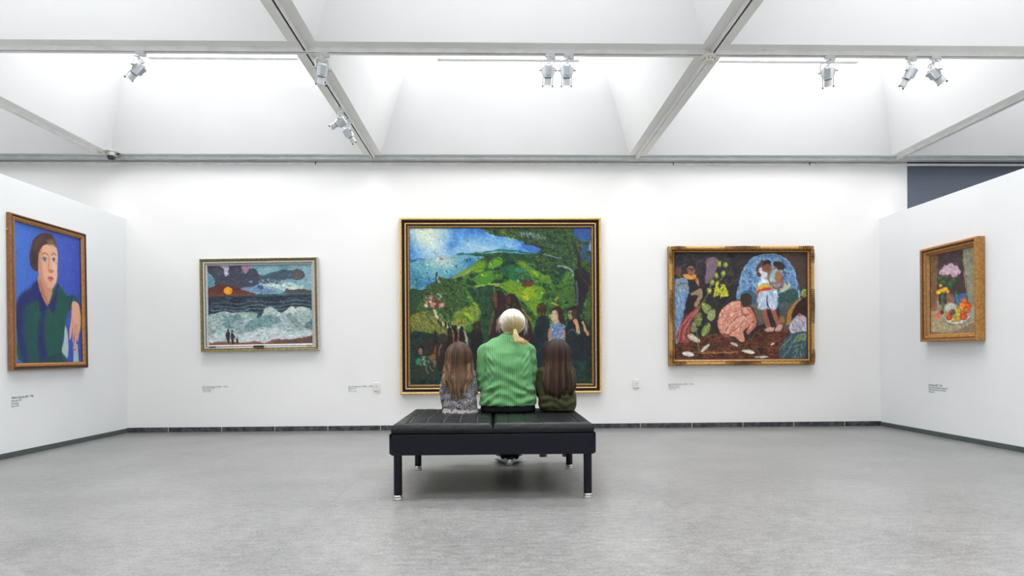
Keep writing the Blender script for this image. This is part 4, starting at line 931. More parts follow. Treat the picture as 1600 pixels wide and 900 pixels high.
    c.poly(P((822, 812), (825, 720), (870, 660), (930, 632), (1003, 640), (1003, 812)), (54, 80, 96)); c.poly(P((900, 700), (940, 650), (1000, 640), (1000, 690), (940, 690)), (140, 160, 90), .8); c.dabs(P((825, 810), (830, 700), (930, 640), (1003, 660), (1003, 812)), 140, [(90, 120, 140), (40, 60, 80), (60, 96, 84), (150, 170, 110)], 9, 1.2, -60, 24, .7)
    c.impasto(1.0, 4.6, 1.3, lambda u, v: 60, 45, .20, .55); c.grain(9, 2.1, 71); return c
# ---- 4. portrait of a woman (drawn in crop units, 450 x 900)
def paint_portrait():
    c = Canvas([(78, 72), (358, 140), (375, 690), (90, 702)], 250, 330, (60, 100, 190), 51, .35)
    c.sc = 250 / 285.0
    xx = np.linspace(0, 1, c.W)[None, :]; c.img[:] = (np.array([66, 116, 204.]) * (1 - xx[..., None]) + np.array([58, 74, 176.]) * xx[..., None])
    c.dabs(c.full(), 900, [(66, 112, 204), (60, 92, 192), (72, 124, 212), (58, 76, 180)], 16, 4, 70, 40, .25)
    # chair slats
    c.poly([(300, 530), (312, 560), (316, 640), (306, 688), (282, 655), (296, 600)], (176, 196, 190)); c.poly([(338, 600), (355, 610), (362, 690), (338, 692)], (170, 190, 184), 1, False)
    c.line([(326, 590), (330, 688)], 8, (50, 74, 180), .8)
    # arm with sleeve
    c.poly([(186, 330), (150, 365), (112, 395), (94, 440), (92, 500), (100, 580), (126, 700), (390, 700), (300, 690), (288, 640), (296, 560), (310, 480), (332, 440), (330, 410), (300, 385), (268, 340), (240, 380), (215, 390)], (30, 84, 74))
    c.poly([(186, 330), (150, 365), (112, 395), (94, 440), (92, 500), (100, 580), (126, 698), (150, 700), (138, 600), (130, 540), (132, 470), (150, 430), (190, 420), (200, 470), (190, 520), (186, 600), (196, 690), (230, 695), (212, 600), (210, 520), (218, 450), (200, 390)], (34, 36, 108), .92, soft=7)
    c.poly([(120, 470), (140, 440), (160, 470), (165, 560), (175, 690), (145, 695), (124, 600)], (34, 76, 84), .8, soft=9)
    c.poly([(182, 335), (210, 400), (222, 440), (250, 400), (268, 340), (262, 420), (250, 470), (228, 448), (200, 470), (186, 420)], (34, 34, 104), .95, soft=3)
    c.poly([(196, 690), (240, 668), (286, 650), (310, 692), (200, 700)], (28, 70, 78), .9, soft=3); c.line([(214, 690), (250, 668), (288, 650)], 2.4, (24, 40, 70), .8)
    c.poly([(300, 400), (330, 390), (352, 402), (362, 430), (366, 470), (352, 430), (330, 420), (322, 450), (318, 470), (308, 440)], (28, 78, 84)); c.line([(330, 388), (322, 420), (318, 460)], 2.4, (26, 36, 90))
    # neck + face
    c.poly([(190, 300), (186, 350), (220, 435), (242, 395), (246, 350), (240, 310)], (206, 146, 116)); c.poly([(186, 352), (220, 436), (226, 425), (204, 360), (195, 320)], (170, 108, 84), .8, soft=4)
    c.poly([(190, 190), (205, 172), (240, 168), (258, 180), (266, 215), (265, 270), (264, 320), (254, 350), (240, 362), (215, 352), (195, 320), (184, 280), (184, 230)], (226, 172, 142))
    c.poly([(184, 280), (184, 230), (190, 190), (198, 180), (198, 240), (204, 310), (222, 352), (205, 340), (190, 312)], (196, 134, 106), .85, soft=6); c.poly([(242, 230), (256, 232), (262, 280), (258, 320), (248, 330), (246, 290)], (240, 196, 166), .7, soft=6)
    # hair
    c.poly([(182, 288), (160, 278), (148, 240), (152, 190), (168, 145), (200, 122), (235, 124), (252, 145), (260, 178), (240, 168), (210, 172), (194, 190), (186, 215), (184, 250)], (70, 46, 46)); c.poly([(222, 150), (245, 148), (254, 165), (258, 180), (240, 170), (225, 170)], (128, 100, 72), .9, soft=4); c.poly([(168, 260), (156, 225), (166, 180), (178, 230)], (54, 34, 36), .7, soft=5)
    c.poly([(160, 190), (178, 150), (205, 135), (190, 160), (172, 200)], (92, 64, 58), .7, soft=6)
    # features
    for x0 in (211, 249):
        w_ = 12 if x0 < 230 else 9
        c.line([(x0 - w_, 216), (x0, 207), (x0 + w_, 216)], 2.2, (70, 44, 44)); c.ell(x0, 235, w_ * .85, 6.5, (200, 206, 214)); c.ell(x0, 236, 5, 5.6, (46, 100, 150)); c.ell(x0, 236, 2.2, 2.8, (20, 24, 36)); c.line([(x0 - w_ * .9, 233), (x0, 227), (x0 + w_ * .9, 234)], 1.8, (50, 36, 44)); c.line([(x0 - w_ * .7, 244), (x0 + w_ * .7, 244)], 1.4, (170, 110, 96))
    c.line([(234, 214), (240, 250), (246, 283)], 2, (236, 190, 160)); c.line([(232, 214), (228, 250), (227, 282), (238, 292), (248, 288)], 2.4, (150, 84, 66), .8); c.poly([(226, 284), (236, 278), (250, 284), (244, 293), (232, 292)], (196, 122, 98), .9)
    c.poly([(224, 317), (236, 310), (250, 316), (248, 320), (236, 321)], (170, 80, 74)); c.poly([(226, 320), (238, 321), (248, 320), (242, 330), (232, 330)], (200, 112, 100))
    # hand hanging over the chair back
    c.poly([(330, 422), (345, 418), (358, 432), (366, 470), (368, 520), (360, 570), (356, 600), (350, 585), (350, 635), (342, 632), (340, 560), (336, 600), (332, 590), (334, 530), (326, 580), (320, 588), (320, 540), (326, 490)], (224, 168, 138))
    c.line([(334, 500), (333, 560), (334, 590)], 2, (160, 96, 76), .8); c.line([(344, 520), (343, 580), (345, 630)], 2, (160, 96, 76), .8); c.line([(353, 520), (353, 590)], 2, (160, 96, 76), .8); c.line([(330, 440), (326, 490), (321, 540)], 3, (180, 116, 92), .7); c.line([(341, 634), (348, 634)], 5, (176, 84, 72))
    c.impasto(.35, 14, 5, 70, 30, .05, .35); c.grain(4, 3, 81); return c
# ---- 5. still life (crop units)
def paint_still():
    c = Canvas([(108, 128), (322, 88), (322, 560), (108, 560)], 220, 285, (150, 140, 120), 61, .8)
    c.sc = 220 / 214.0
    P = lambda *a: list(a)
    c.band(c.full(), [(150, 138, 112), (170, 160, 136), (140, 128, 108)], 24, 3)
    c.poly([(100, 128), (146, 118), (140, 380), (100, 400)], (126, 98, 66)); c.dabs([(100, 128), (146, 118), (140, 380), (100, 400)], 120, [(140, 110, 74), (104, 80, 56), (120, 120, 90)], 16, 4, 80, 25, .6)
    c.poly([(146, 118), (262, 100), (278, 350), (240, 350), (230, 400), (150, 400), (140, 300)], (72, 56, 60), 1, False); c.dabs([(146, 118), (262, 100), (278, 350), (150, 390)], 160, [(84, 66, 70), (60, 46, 52), (80, 60, 58)], 14, 4, 80, 30, .5)
    c.poly([(262, 98), (325, 85), (325, 420), (282, 380)], (142, 142, 118), 1, False); c.dabs([(262, 98), (325, 85), (325, 420), (282, 380)], 160, [(160, 160, 136), (120, 122, 100), (150, 146, 118)], 18, 4, 80, 25, .6)
    c.poly([(100, 440), (200, 410), (325, 420), (325, 565), (100, 565)], (176, 162, 130), 1, False); c.dabs([(100, 440), (200, 410), (325, 420), (325, 565), (100, 565)], 200, [(196, 184, 150), (150, 140, 110), (180, 170, 140), (130, 120, 96)], 18, 5, -20, 40, .5)
    c.poly([(110, 545), (200, 560), (325, 500), (325, 565), (100, 565)], (130, 112, 88), .8); c.poly([(290, 430), (325, 440), (322, 480), (300, 470)], (150, 170, 164), .8)
    c.line([(280, 250), (278, 350)], 3, (120, 60, 50), .8)
    for x, y, r in ((165, 220, 16), (185, 200, 18), (205, 190, 17), (225, 205, 18), (238, 225, 14), (210, 215, 20), (180, 225, 16), (222, 240, 14)): c.ell(x, y, r, r, (196, 160, 180) if r < 17 else (206, 172, 192))
    for x, y in ((172, 212), (200, 205), (228, 222), (190, 230)): c.ell(x, y, 9, 7, (222, 196, 208), .8)
    for x, y, rx, ry, rt in ((155, 255, 14, 18, 30), (170, 275, 16, 12, 0), (205, 290, 18, 24, 20), (232, 345, 7, 26, 5), (222, 265, 9, 14, 0), (185, 245, 12, 10, 30)): c.ell(x, y, rx, ry, (52, 88, 50), 1, rt); c.ell(x - 3, y - 3, rx * .5, ry * .5, (80, 120, 60), .8, rt)
    c.line([(165, 330), (168, 400), (163, 440)], 12, (74, 110, 60)); c.line([(160, 340), (165, 430)], 4, (110, 140, 80))
    for x, y, r in ((146, 330, 12), (178, 318, 15), (157, 295, 9), (190, 330, 9), (160, 322, 10)): c.ell(x, y, r, r, (226, 170, 36)); c.ell(x + 2, y - 2, r * .5, r * .5, (244, 204, 70), .9)
    c.poly([(226, 352), (278, 346), (284, 380), (260, 405), (230, 402)], (62, 104, 150)); c.dabs([(226, 352), (278, 346), (284, 380), (240, 400)], 30, [(30, 50, 96), (130, 170, 200)], 5, 3, 0, 60, .8)
    c.poly([(186, 350), (215, 346), (222, 400), (190, 408)], (140, 100, 74)); c.poly([(180, 400), (222, 398), (226, 440), (184, 440)], (196, 196, 186)); c.poly([(114, 395), (136, 388), (138, 425), (118, 432)], (154, 104, 76)); c.ell(126, 350, 12, 22, (130, 90, 60), .8)
    c.poly([(122, 455), (138, 440), (152, 450), (148, 476), (128, 480)], (222, 130, 100)); c.ell(163, 443, 9, 12, (130, 44, 44))
    c.poly([(170, 470), (185, 500), (225, 518), (270, 508), (296, 480), (292, 470), (230, 495), (190, 480)], (222, 216, 196)); c.line([(172, 474), (190, 504), (228, 515), (268, 506), (295, 480)], 4, (96, 110, 120), .9)
    for x, y, r, col in ((270, 385, 16, (222, 110, 40)), (285, 415, 18, (226, 96, 36)), (260, 410, 18, (232, 124, 40)), (282, 440, 16, (210, 110, 40)), (255, 425, 14, (236, 140, 50)), (238, 440, 15, (206, 190, 60)), (210, 445, 16, (120, 76, 44)), (197, 472, 16, (214, 80, 40)), (240, 460, 14, (190, 186, 60)), (262, 455, 14, (200, 90, 50)), (240, 485, 13, (206, 160, 50)), (266, 475, 17, (214, 74, 34)), (220, 488, 11, (222, 170, 70)), (185, 460, 9, (190, 150, 60))):
        c.ell(x, y, r, r, tuple(int(k * .6) for k in col)); c.ell(x - 1, y - 1, r * .86, r * .86, col); c.ell(x - r * .3, y - r * .35, r * .34, r * .3, tuple(min(255, k + 44) for k in col), .7)
    c.impasto(.7, 12, 4, 60, 50, .15, .5); c.grain(10, 2.6, 91); return c

def wall_painting(label, pxl, pxr, pyt, pyb, depth, tiltdeg=0):
    Yf_ = YW - depth
    a = onY(pxl, (pyt + pyb) / 2, Yf_); b = onY(pxr, (pyt + pyb) / 2, Yf_); tp = onY((pxl + pxr) / 2, pyt, Yf_); bt = onY((pxl + pxr) / 2, pyb, Yf_)
    t = hang(label, ((a.x + b.x) / 2, YW - .004, bt.z), (0, math.radians(tiltdeg), 0))
    return t, b.x - a.x, tp.z - bt.z
# 1 big landscape
t, w_, h_ = wall_painting('largest painting, green landscape with figures in a gilt and brown frame', 624.5, 940, 340, 615.5, .07)
frame_mesh(t, w_, h_, [(0, 0, 'gold_pale'), (0, .055, 'gold_pale'), (.004, .066, 'gold_pale'), (.016, .070, 'gold_pale'), (.026, .062, 'gold_pale'), (.028, .050, 'brown_dark'), (.042, .036, 'brown_dark'), (.060, .044, 'brown_dark'),
   (.062, .050, 'gold_pale'), (.067, .052, 'gold_pale'), (.074, .047, 'gold_pale'), (.077, .036, 'brown_dark'), (.096, .032, 'brown_dark'), (.098, .036, 'gold'), (.106, .036, 'gold'), (.116, .026, 'gold_deep'), (.118, .018, 'gold_deep'), (.118, .0, 'gold_deep')])
cv = paint_landscape(); o = canvas_mesh(cv, w_ - .232, h_ - .232, t, .020); o.location = (0, 0, .116)
# 2 sea
t, w_, h_ = wall_painting('stormy sea painting with orange sun in a silver and bronze frame', 313.0, 497.8, 402.8, 548.8, .06, -.75)
frame_mesh(t, w_, h_, [(0, 0, 'silver_liner'), (0, .050, 'silver_liner'), (.006, .058, 'silver_liner'), (.012, .058, 'bronze'), (.030, .050, 'bronze'), (.036, .044, 'wood_dark'), (.040, .048, 'silver_liner'), (.058, .044, 'silver_liner'), (.062, .036, 'wood_dark'), (.066, .038, 'silver_liner'), (.082, .026, 'silver_liner'), (.084, .012, 'silver_liner'), (.084, 0, 'silver_liner')])
cv = paint_sea(); o = canvas_mesh(cv, w_ - .165, h_ - .165, t, .018); o.location = (0, 0, .0825)
child(t, MB().box((-.075, -.062, .045), (.045, -.044, .070), 0, .002), 'name_plate', M['wood_dark'])
child(t, MB().box((-w_ / 2 + .10, -.054, .055), (-w_ / 2 + .175, -.044, .067), 0, .001), 'name_plate', M['dark_ink'])
child(t, MB().box((w_ / 2 - .15, -.054, .060), (w_ / 2 - .09, -.044, .067), 0, .001), 'name_plate', M['gold'])
# 3 group, ornamented gilt frame
t, w_, h_ = wall_painting('painting of a crouching nude and dancers in an ornamented gilt frame', 1045.8, 1273.3, 384.2, 571, .07)
fr = frame_mesh(t, w_, h_, [(0, 0, 'gold_deep'), (0, .045, 'gold_deep'), (.006, .060, 'gold'), (.022, .070, 'gold'), (.040, .064, 'gold'), (.052, .050, 'gold_deep'), (.060, .044, 'gold_deep'), (.070, .034, 'gold'), (.080, .024, 'wood_dark'), (.081, .0, 'wood_dark')])
def ornament(cx, cz, ang, L):
    mb = MB(); n = max(5, int(L / .022)); r = Matrix.Rotation(ang, 3, 'Y')
    for k in range(n):
        u = (k - (n - 1) / 2) * (L / n); s_ = 1 - abs(u) / L * .9
        for v, rr in ((-.013, .008), (.004, .011), (.020, .008)):
            mb.ell(Vector((cx, -.062, cz)) + r @ Vector((u + (.008 if v else 0), 0, v)), (.010 * s_ + .003, .016 * s_ + .004, rr * s_ + .002), r @ Matrix.Rotation(.5 if u > 0 else -.5, 3, 'Y'), 8)
    mb.ell((cx, -.058, cz), (L * .42 if abs(math.sin(ang)) < .5 else .028, .010, .028 if abs(math.sin(ang)) < .5 else L * .42), None, 12)
    o = mb.build('carved_ornament', M['gold_deep'], t, True)
ornament(0, h_ - .028, 0, .44); ornament(0, .028, 0, .44); ornament(-w_ / 2 + .028, h_ / 2, PI / 2, .42); ornament(w_ / 2 - .028, h_ / 2, PI / 2, .42)
for sx in (-1, 1):
    for zz, sz in ((.028, 1), (h_ - .028, -1)):
        ornament(sx * (w_ / 2 - .11), zz, 0, .19); ornament(sx * (w_ / 2 - .028), zz + sz * .09, PI / 2, .17)
cv = paint_group(); o = canvas_mesh(cv, w_ - .158, h_ - .158, t, .018); o.location = (0, 0, .079)
# 4 portrait on the left partition
XF = XL + .055
a = onX(18.5, 332.4, XF); b = onX(134, 363.4, XF); cc = onX(142.2, 574.2, XF); d = onX(21.3, 579.6, XF)
y0_, y1_ = (a.y + d.y) / 2, (b.y + cc.y) / 2
zt_, zb_ = (a.z + b.z) / 2, (cc.z + d.z) / 2
t = hang('portrait of a woman in green on blue, wooden frame, left partition', (XL + .012, (y0_ + y1_) / 2, zb_), (0, 0, PI / 2))
t.rotation_euler = Matrix.Rotation(math.radians(-.6), 3, 'Y').to_euler(); t.rotation_euler = (Matrix.Rotation(math.radians(-.6), 3, 'Y') @ Matrix.Rotation(PI / 2, 3, 'Z')).to_euler()
w_, h_ = y1_ - y0_, zt_ - zb_
frame_mesh(t, w_, h_, [(0, 0, 'wood_dark'), (0, .030, 'wood'), (.010, .044, 'wood'), (.020, .042, 'wood_dark'), (.026, .034, 'wood_dark'), (.034, .042, 'wood'), (.050, .038, 'wood'), (.064, .022, 'wood_gold'), (.066, .014, 'wood_dark'), (.066, 0, 'wood_dark')])
cv = paint_portrait(); o = canvas_mesh(cv, w_ - .130, h_ - .130, t, .014); o.location = (0, 0, .065)
child(t, MB().tube([(-w_ / 2 - .012, -.012, h_ - .16), (-w_ / 2 + .01, -.012, h_ - .14)], .004, 8), 'hanging_hook', M['steel'])
# 5 still life on the right partition
XF = XR - .085
a = onX(1437.3, 389, XF); b = onX(1526, 370, XF); cc = onX(1526.2, 532.5, XF); d = onX(1437, 534, XF)
y0_, y1_ = (b.y + cc.y) / 2, (a.y + d.y) / 2
zt_, zb_ = (a.z + b.z) / 2, (cc.z + d.z) / 2
w_, h_ = y1_ - y0_, zt_ - zb_
t = hang('small still life of flowers and fruit in deep golden frame, right partition', (XR - .004, (y0_ + y1_) / 2, zb_), (0, 0, -PI / 2))
frame_mesh(t, w_, h_, [(0, 0, 'wood_gold'), (0, .070, 'wood_gold'), (.006, .084, 'wood_gold'), (.022, .086, 'wood_gold'), (.030, .074, 'wood'), (.036, .064, 'wood_dark'), (.042, .068, 'wood_gold'), (.060, .060, 'wood_gold'), (.066, .050, 'wood'), (.084, .030, 'wood_gold'), (.088, .022, 'wood_dark'), (.088, 0, 'wood_dark')])
cv = paint_still(); o = canvas_mesh(cv, w_ - .172, h_ - .172, t, .024); o.location = (0, 0, .086)

# ================================================================= wall captions and small wall plates
def caption(lines, org, xdir, label, line_w, px_h=.024):
    """printed caption on the wall: real lettering as thin meshes. xdir = writing direction, org = top-left"""
    z = Vector((0, 0, 1)); n = xdir.cross(z)       # outward
    parts = []
    M3 = Matrix((xdir, z, n)).transposed().to_4x4()
    vs_, fs_ = [], []
    for (txt, dz, size, wid) in lines:
        cu = bpy.data.curves.new('t', 'FONT'); cu.body = txt; cu.size = size; cu.align_x = 'LEFT'; cu.extrude = 0.0006
        ob = bpy.data.objects.new('t', cu); COL.objects.link(ob)
        dg = bpy.context.evaluated_depsgraph_get(); me = bpy.data.meshes.new_from_object(ob.evaluated_get(dg))
        mx = max(v.co.x for v in me.vertices); k = wid / mx
        o0 = len(vs_)
        for v in me.vertices:
            vs_.append(M3 @ Vector((v.co.x * k, v.co.y - dz, v.co.z + .001)))
        for p_ in me.polygons: fs_.append([i + o0 for i in p_.vertices])
        bpy.data.objects.remove(ob); bpy.data.curves.remove(cu); bpy.data.meshes.remove(me)
    me = bpy.data.meshes.new('wall_caption'); me.from_pydata([tuple(v) for v in vs_], [], fs_); me.materials.append(M['ink'])
    o = bpy.data.objects.new('wall_caption', me); COL.objects.link(o); o.location = org
    return tag(o, label, 'caption', 'printed captions on the gallery walls')
ex = Vector((1, 0, 0))
s1 = .0078   # metres per photo pixel on the back wall
caption([('Jens Søndergaard (1895 - 1957)', .020, .026, 38.5 * s1), ('Sorte skyer, 1947', .038, .018, 18.5 * s1), ('Oil on canvas', .056, .018, 13.5 * s1), ('Inv.nr. 10 87', .075, .018, 12.8 * s1)], onY(316.2, 602.8, YW - .0005), ex, 'grey printed caption on the wall under the sea painting', 1)
caption([('Jens Søndergaard (1895 - 1957)', .018, .025, 37.5 * s1), ('Altersø 1929', .038, .018, 12 * s1), ('Oil on', .056, .018, 6.5 * s1), ('Inv.nr. 10 90', .075, .018, 12.5 * s1)], onY(544.2, 602.5, YW - .0005), ex, 'grey printed caption beside the card at left of the large landscape', 1)
caption([('Jens Adolf Jerichau (1890 - 1916)', .018, .025, 39 * s1), ('Eventyr, 1916 11', .038, .018, 18.5 * s1), ('Oil on canvas 1916', .056, .018, 17.5 * s1), ('Inv.nr. 57 57', .075, .018, 12.5 * s1)], onY(1044.5, 599.0, YW - .0005), ex, 'grey printed caption under the ornamented gilt frame', 1)
a = onX(17.5, 619, XL); b = onX(52, 617, XL); Lw = b.y - a.y
caption([('Vilhelm Lundstrøm (1893 - 1950)', .024, .028, Lw), ('Dame i grøn, 1929', .050, .020, Lw * .44), ('Oil on canvas', .075, .020, Lw * .31), ('Inv.nr. 93 77', .100, .020, Lw * .33)], a + Vector((.0005, 0, 0)), Vector((0, 1, 0)), 'grey printed caption under the portrait on the left partition', 1)
a = onX(1451, 599.5, XR); b = onX(1481, 602, XR); Lw = a.y - b.y
caption([('Karl Isakson (1878 - 1922)', .022, .030, Lw * .72), ('Nature morte med blomster og frugt, 1910', .045, .022, Lw), ('Still life with flowers and fruit', .069, .022, Lw * .9), ('Oil on canvas', .092, .022, Lw * .29)], a - Vector((.0005, 0, 0)), Vector((0, -1, 0)), 'grey printed caption under the still life on the right partition', 1)
for px, py, lb in ((588.5, 604, 'small white plate with printed mark left of the large landscape'), (994, 599.3, 'small white plate with printed mark right of the large landscape')):
    p = onY(px, py, YW); t = thing('wall_plate', lb, 'wall plate', (p.x, YW, p.z - .050), group='small white plates on the back wall')
    child(t, MB().box((-.035, -.016, 0), (.035, -.0005, .100), 0, .004), 'plate', M['white_plastic'], 40)
    pr = MB(); pr.box((-.006, -.0168, .050), (.006, -.0155, .060)); pr.box((-.020, -.0168, .058), (-.016, -.0155, .064)); pr.box((.012, -.0168, .056), (.016, -.0155, .062)); pr.box((-.012, -.0168, .032), (.012, -.0155, .036))
    child(t, pr, 'printed_mark', M['ink'])

# ================================================================= BENCH
BXc = -.026; BYf, BYr = 3.80, 4.84
bench = thing('gallery_bench', 'black leather and navy steel bench in the middle of the floor, seating three people', 'bench', (BXc, (BYf + BYr) / 2, 0))
hb = (BYr - BYf) / 2
for sy, nm in ((-1, 'near'), (1, 'far')):
    y = sy * hb
    child(bench, MB().box((-.633, min(y, y - sy * .006), .283), (.633, max(y, y - sy * .006), .412), 0, .0015), 'apron_panel', M['bench_metal'])
for sx in (-1, 1):
    x = sx * .643
    mb = MB(); prof = [(-hb - .002, .300), (-hb - .002, .416), (hb + .002, .416), (hb + .002, .300), (hb - .03, .283), (-hb + .03, .283)]
    mb.rings([[(x - .003, y, z) for y, z in prof], [(x + .003, y, z) for y, z in prof]]); child(bench, mb, 'side_panel', M['bench_metal'])
    child(bench, MB().box((min(x, sx * .625), -hb + .01, .395), (max(x, sx * .625), hb - .01, .401)), 'side_bracket', M['bench_metal'])
child(bench, MB().box((-.627, -hb + .008, .392), (.627, hb - .008, .411)), 'seat_board', M['bench_metal'])
lx = .5985
for sx in (-1, 1):
    for sy in (-1, 1):
        X_, Y_ = sx * lx, sy * (hb - .030)
        lg = child(bench, MB().rings([[(X_ + .026 * math.cos(2 * PI * j / 28), Y_ + .026 * math.sin(2 * PI * j / 28), z) for j in range(28)] for z in (.024, .395)]), 'leg', M['bench_metal'], 40)
        child(lg, MB().rings([[(X_ + r * math.cos(2 * PI * j / 28), Y_ + r * math.sin(2 * PI * j / 28), z) for j in range(28)] for r, z in ((.027, 0), (.029, .003), (.029, .012), (.0275, .014), (.029, .016), (.029, .028), (.026, .031))]), 'foot_cap', M['steel'], 40)
def cushion(xc, seams_x, seams_y, seed, spans):
    nx, ny = 110, 170; hw, hd, th = .3145, hb - .004, .070
    us = np.linspace(-1, 1, nx); vs = np.linspace(-1, 1, ny)
    U, V = np.meshgrid(us, vs)
    X_, Y_ = U * hw, V * hd
    ed = np.minimum((1 - np.abs(U)) * hw, (1 - np.abs(V)) * hd)
    r = .030; e = np.clip(ed / r, 0, 1); drop = (1 - np.sqrt(np.clip(1 - (1 - e) ** 2, 0, 1))) * r
    top = th - drop + .006 * (1 - U ** 2) * (1 - V ** 2)
    for sx_ in seams_x: top -= .0065 * np.exp(-((X_ - sx_ - .004 * np.sin(Y_ * 9)) / .0045) ** 2) * (ed > .02)
    for sy_ in seams_y: top -= .0060 * np.exp(-((Y_ - sy_) / .005) ** 2) * (ed > .02)
    nz = fbm(ny, nx, 22, seed, 4) - .5; wr = fbm(ny, nx, 9, seed + 3, 3) - .5
    top += nz * .010 * np.clip(ed / .05, 0, 1) + wr * .004 * np.clip(ed / .04, 0, 1)
    # weight of the sitters
    top -= .010 * np.exp(-(((V - .45) / .4) ** 2)) * (1 - U ** 2)
    zbot = 0.0
    vv = np.stack([X_, Y_, top], -1).reshape(-1, 3).tolist(); ff = []
    for j in range(ny - 1):
        for i in range(nx - 1): a = j * nx + i; ff.append((a, a + 1, a + nx + 1, a + nx))
    per = [i for i in range(nx)] + [j * nx + nx - 1 for j in range(1, ny)] + [(ny - 1) * nx + i for i in range(nx - 2, -1, -1)] + [j * nx for j in range(ny - 2, 0, -1)]
    prev = per
    sidew = fbm(4, len(per), 12, seed + 9, 2)
    for k, (z, ins) in enumerate(((.030, -.004), (.010, -.002), (.0, .010))):
        base = len(vv); cur = []
        for q, idx in enumerate(per):
            x, y = vv[idx][0], vv[idx][1]
            s_ = 1 - ins / .5; vv.append((x * (1 - ins / hw), y * (1 - ins / hd), z + (.004 * (sidew[k, q] - .5) if z > .0 else 0))); cur.append(base + q)
        n = len(per)
        for q in range(n): ff.append((prev[q], cur[q], cur[(q + 1) % n], prev[(q + 1) % n]))
        prev = cur
    ff.append(tuple(prev[::-1]))
    me = bpy.data.meshes.new('seat_cushion'); me.from_pydata(vv, [], ff); me.materials.append(M['leather'])
    me.polygons.foreach_set('use_smooth', [True] * len(me.polygons))
    o = bpy.data.objects.new('seat_cushion', me); COL.objects.link(o); o.parent = bench; o.location = (xc, 0, .411)
    th_ = MB()
    def zt_at(x, y): return float(top[int(round((y / hd + 1) / 2 * (ny - 1))), int(round((x / hw + 1) / 2 * (nx - 1)))])
    for sx_ in seams_x:
        for ya_, yb_ in spans:
            pts = [(sx_ + .004 * math.sin(y * 9), y, zt_at(sx_, y) + .0012) for y in np.linspace(ya_, yb_, 16)]; th_.tube(pts, .0016, 6)
    for sy_ in seams_y: th_.tube([(x, sy_, zt_at(x, sy_) + .0010) for x in np.linspace(-hw + .03, hw - .03, 20)], .0012, 6)
    if th_.v: th_.build('seam_thread', M['thread'], o, True)
    return o
cushion(-.3175, [-.222, -.111, -.003, .103, .215], [-.10, .16], 5, [(-.48, -.10), (-.08, .16), (.18, .48)])
cushion(.3175, [-.215, -.103, .003, .111, .222], [.16], 12, [(.18, .48)])

# ================================================================= PEOPLE
def remeshed(mb, name, m, parent, voxel=.005, smooth=4, fold=None, org=(0, 0, 0), cut=None):
    tmp = mb.build('tmp', None); tmp.data.materials.clear()
    md = tmp.modifiers.new('r', 'REMESH'); md.mode = 'VOXEL'; md.voxel_size = voxel; md.use_smooth_shade = True
    if smooth:
        sm = tmp.modifiers.new('s', 'SMOOTH'); sm.factor = .5; sm.iterations = smooth
    dg = bpy.context.evaluated_depsgraph_get(); dg.update()
    me = bpy.data.meshes.new_from_object(tmp.evaluated_get(dg)); me.name = name
    old = tmp.data; bpy.data.objects.remove(tmp); bpy.data.meshes.remove(old)
    n = len(me.vertices); co = np.zeros(n * 3, np.float32); me.vertices.foreach_get('co', co); co = co.reshape(-1, 3).astype(float)
    if fold:
        no = np.zeros(n * 3, np.float32); me.vertices.foreach_get('normal', no); no = no.reshape(-1, 3)
        co = co + no * fold(co, no)[:, None]
    co -= np.array(org)
    me.vertices.foreach_set('co', co.astype(np.float32).ravel())
    me.materials.clear(); me.materials.append(m)
    me.polygons.foreach_set('use_smooth', [True] * len(me.polygons)); me.update()
    o = bpy.data.objects.new(name, me); COL.objects.link(o); o.parent = parent
    return o
def torso_rings(mb, rows, grow=0.0, p=.85, n=40):
    """rows: (z, xc, half width, yc, half depth); interpolated smoothly"""
    Z = [r[0] for r in rows]; zz = np.linspace(Z[0], Z[-1], 40); A = np.array(rows)
    out = []
    for z in zz:
        v = [float(np.interp(z, A[:, 0], A[:, k])) for k in range(1, 5)]
        rg = []
        for j in range(n):
            a = 2 * PI * j / n; c, s = math.cos(a), math.sin(a)
            rg.append((v[0] + (v[1] + grow) * math.copysign(abs(c) ** p, c), v[2] + (v[3] + grow) * math.copysign(abs(s) ** p, s), z))
        out.append(rg)
    return mb.rings(out)
def hand(mb, wrist, fwd, down, size=1.0, side=1, curl=.5):
    """palm, five separate fingers; fwd = pointing direction, down = palm side, side = +1 thumb towards +cross"""
    f = Vector(fwd).normalized(); d = Vector(down); d = (d - f * d.dot(f)).normalized(); s = f.cross(d) * side
    w_ = Vector(wrist)
    mb.capsule([w_, w_ + f * .045 * size, w_ + f * .075 * size], [.023 * size, .026 * size, .024 * size], n=12, sub=2)
    for k, (o, L) in enumerate(((-.030, .066), (-.010, .082), (.010, .088), (.030, .080))):
        b = w_ + f * .070 * size + s * o * size; fan = s * (o * .30)
        dirv = (f + fan * 4 * .5).normalized(); P = [b - f * .02 * size, b + dirv * .008 * size]; a = 0.0; cur = P[-1]
        for q, seg in enumerate((.42, .32, .26)):
            a += curl * (.35, .6, .5)[q]; v = dirv * math.cos(a) + d * math.sin(a); cur = cur + v * L * seg * size; P.append(cur)
        mb.capsule(P, [.0092 * size, .0088 * size, .0082 * size, .0074 * size, .0064 * size], n=10, sub=2)
    b = w_ + f * .018 * size + s * .020 * size
    mb.capsule([b, b + (f * .5 + s * .9).normalized() * .028 * size, b + (f * .8 + s * .6).normalized() * .052 * size + d * .006, b + (f * 1.0 + s * .35).normalized() * .074 * size + d * .012], [.013 * size, .0115 * size, .0095 * size, .0078 * size], n=10, sub=2)
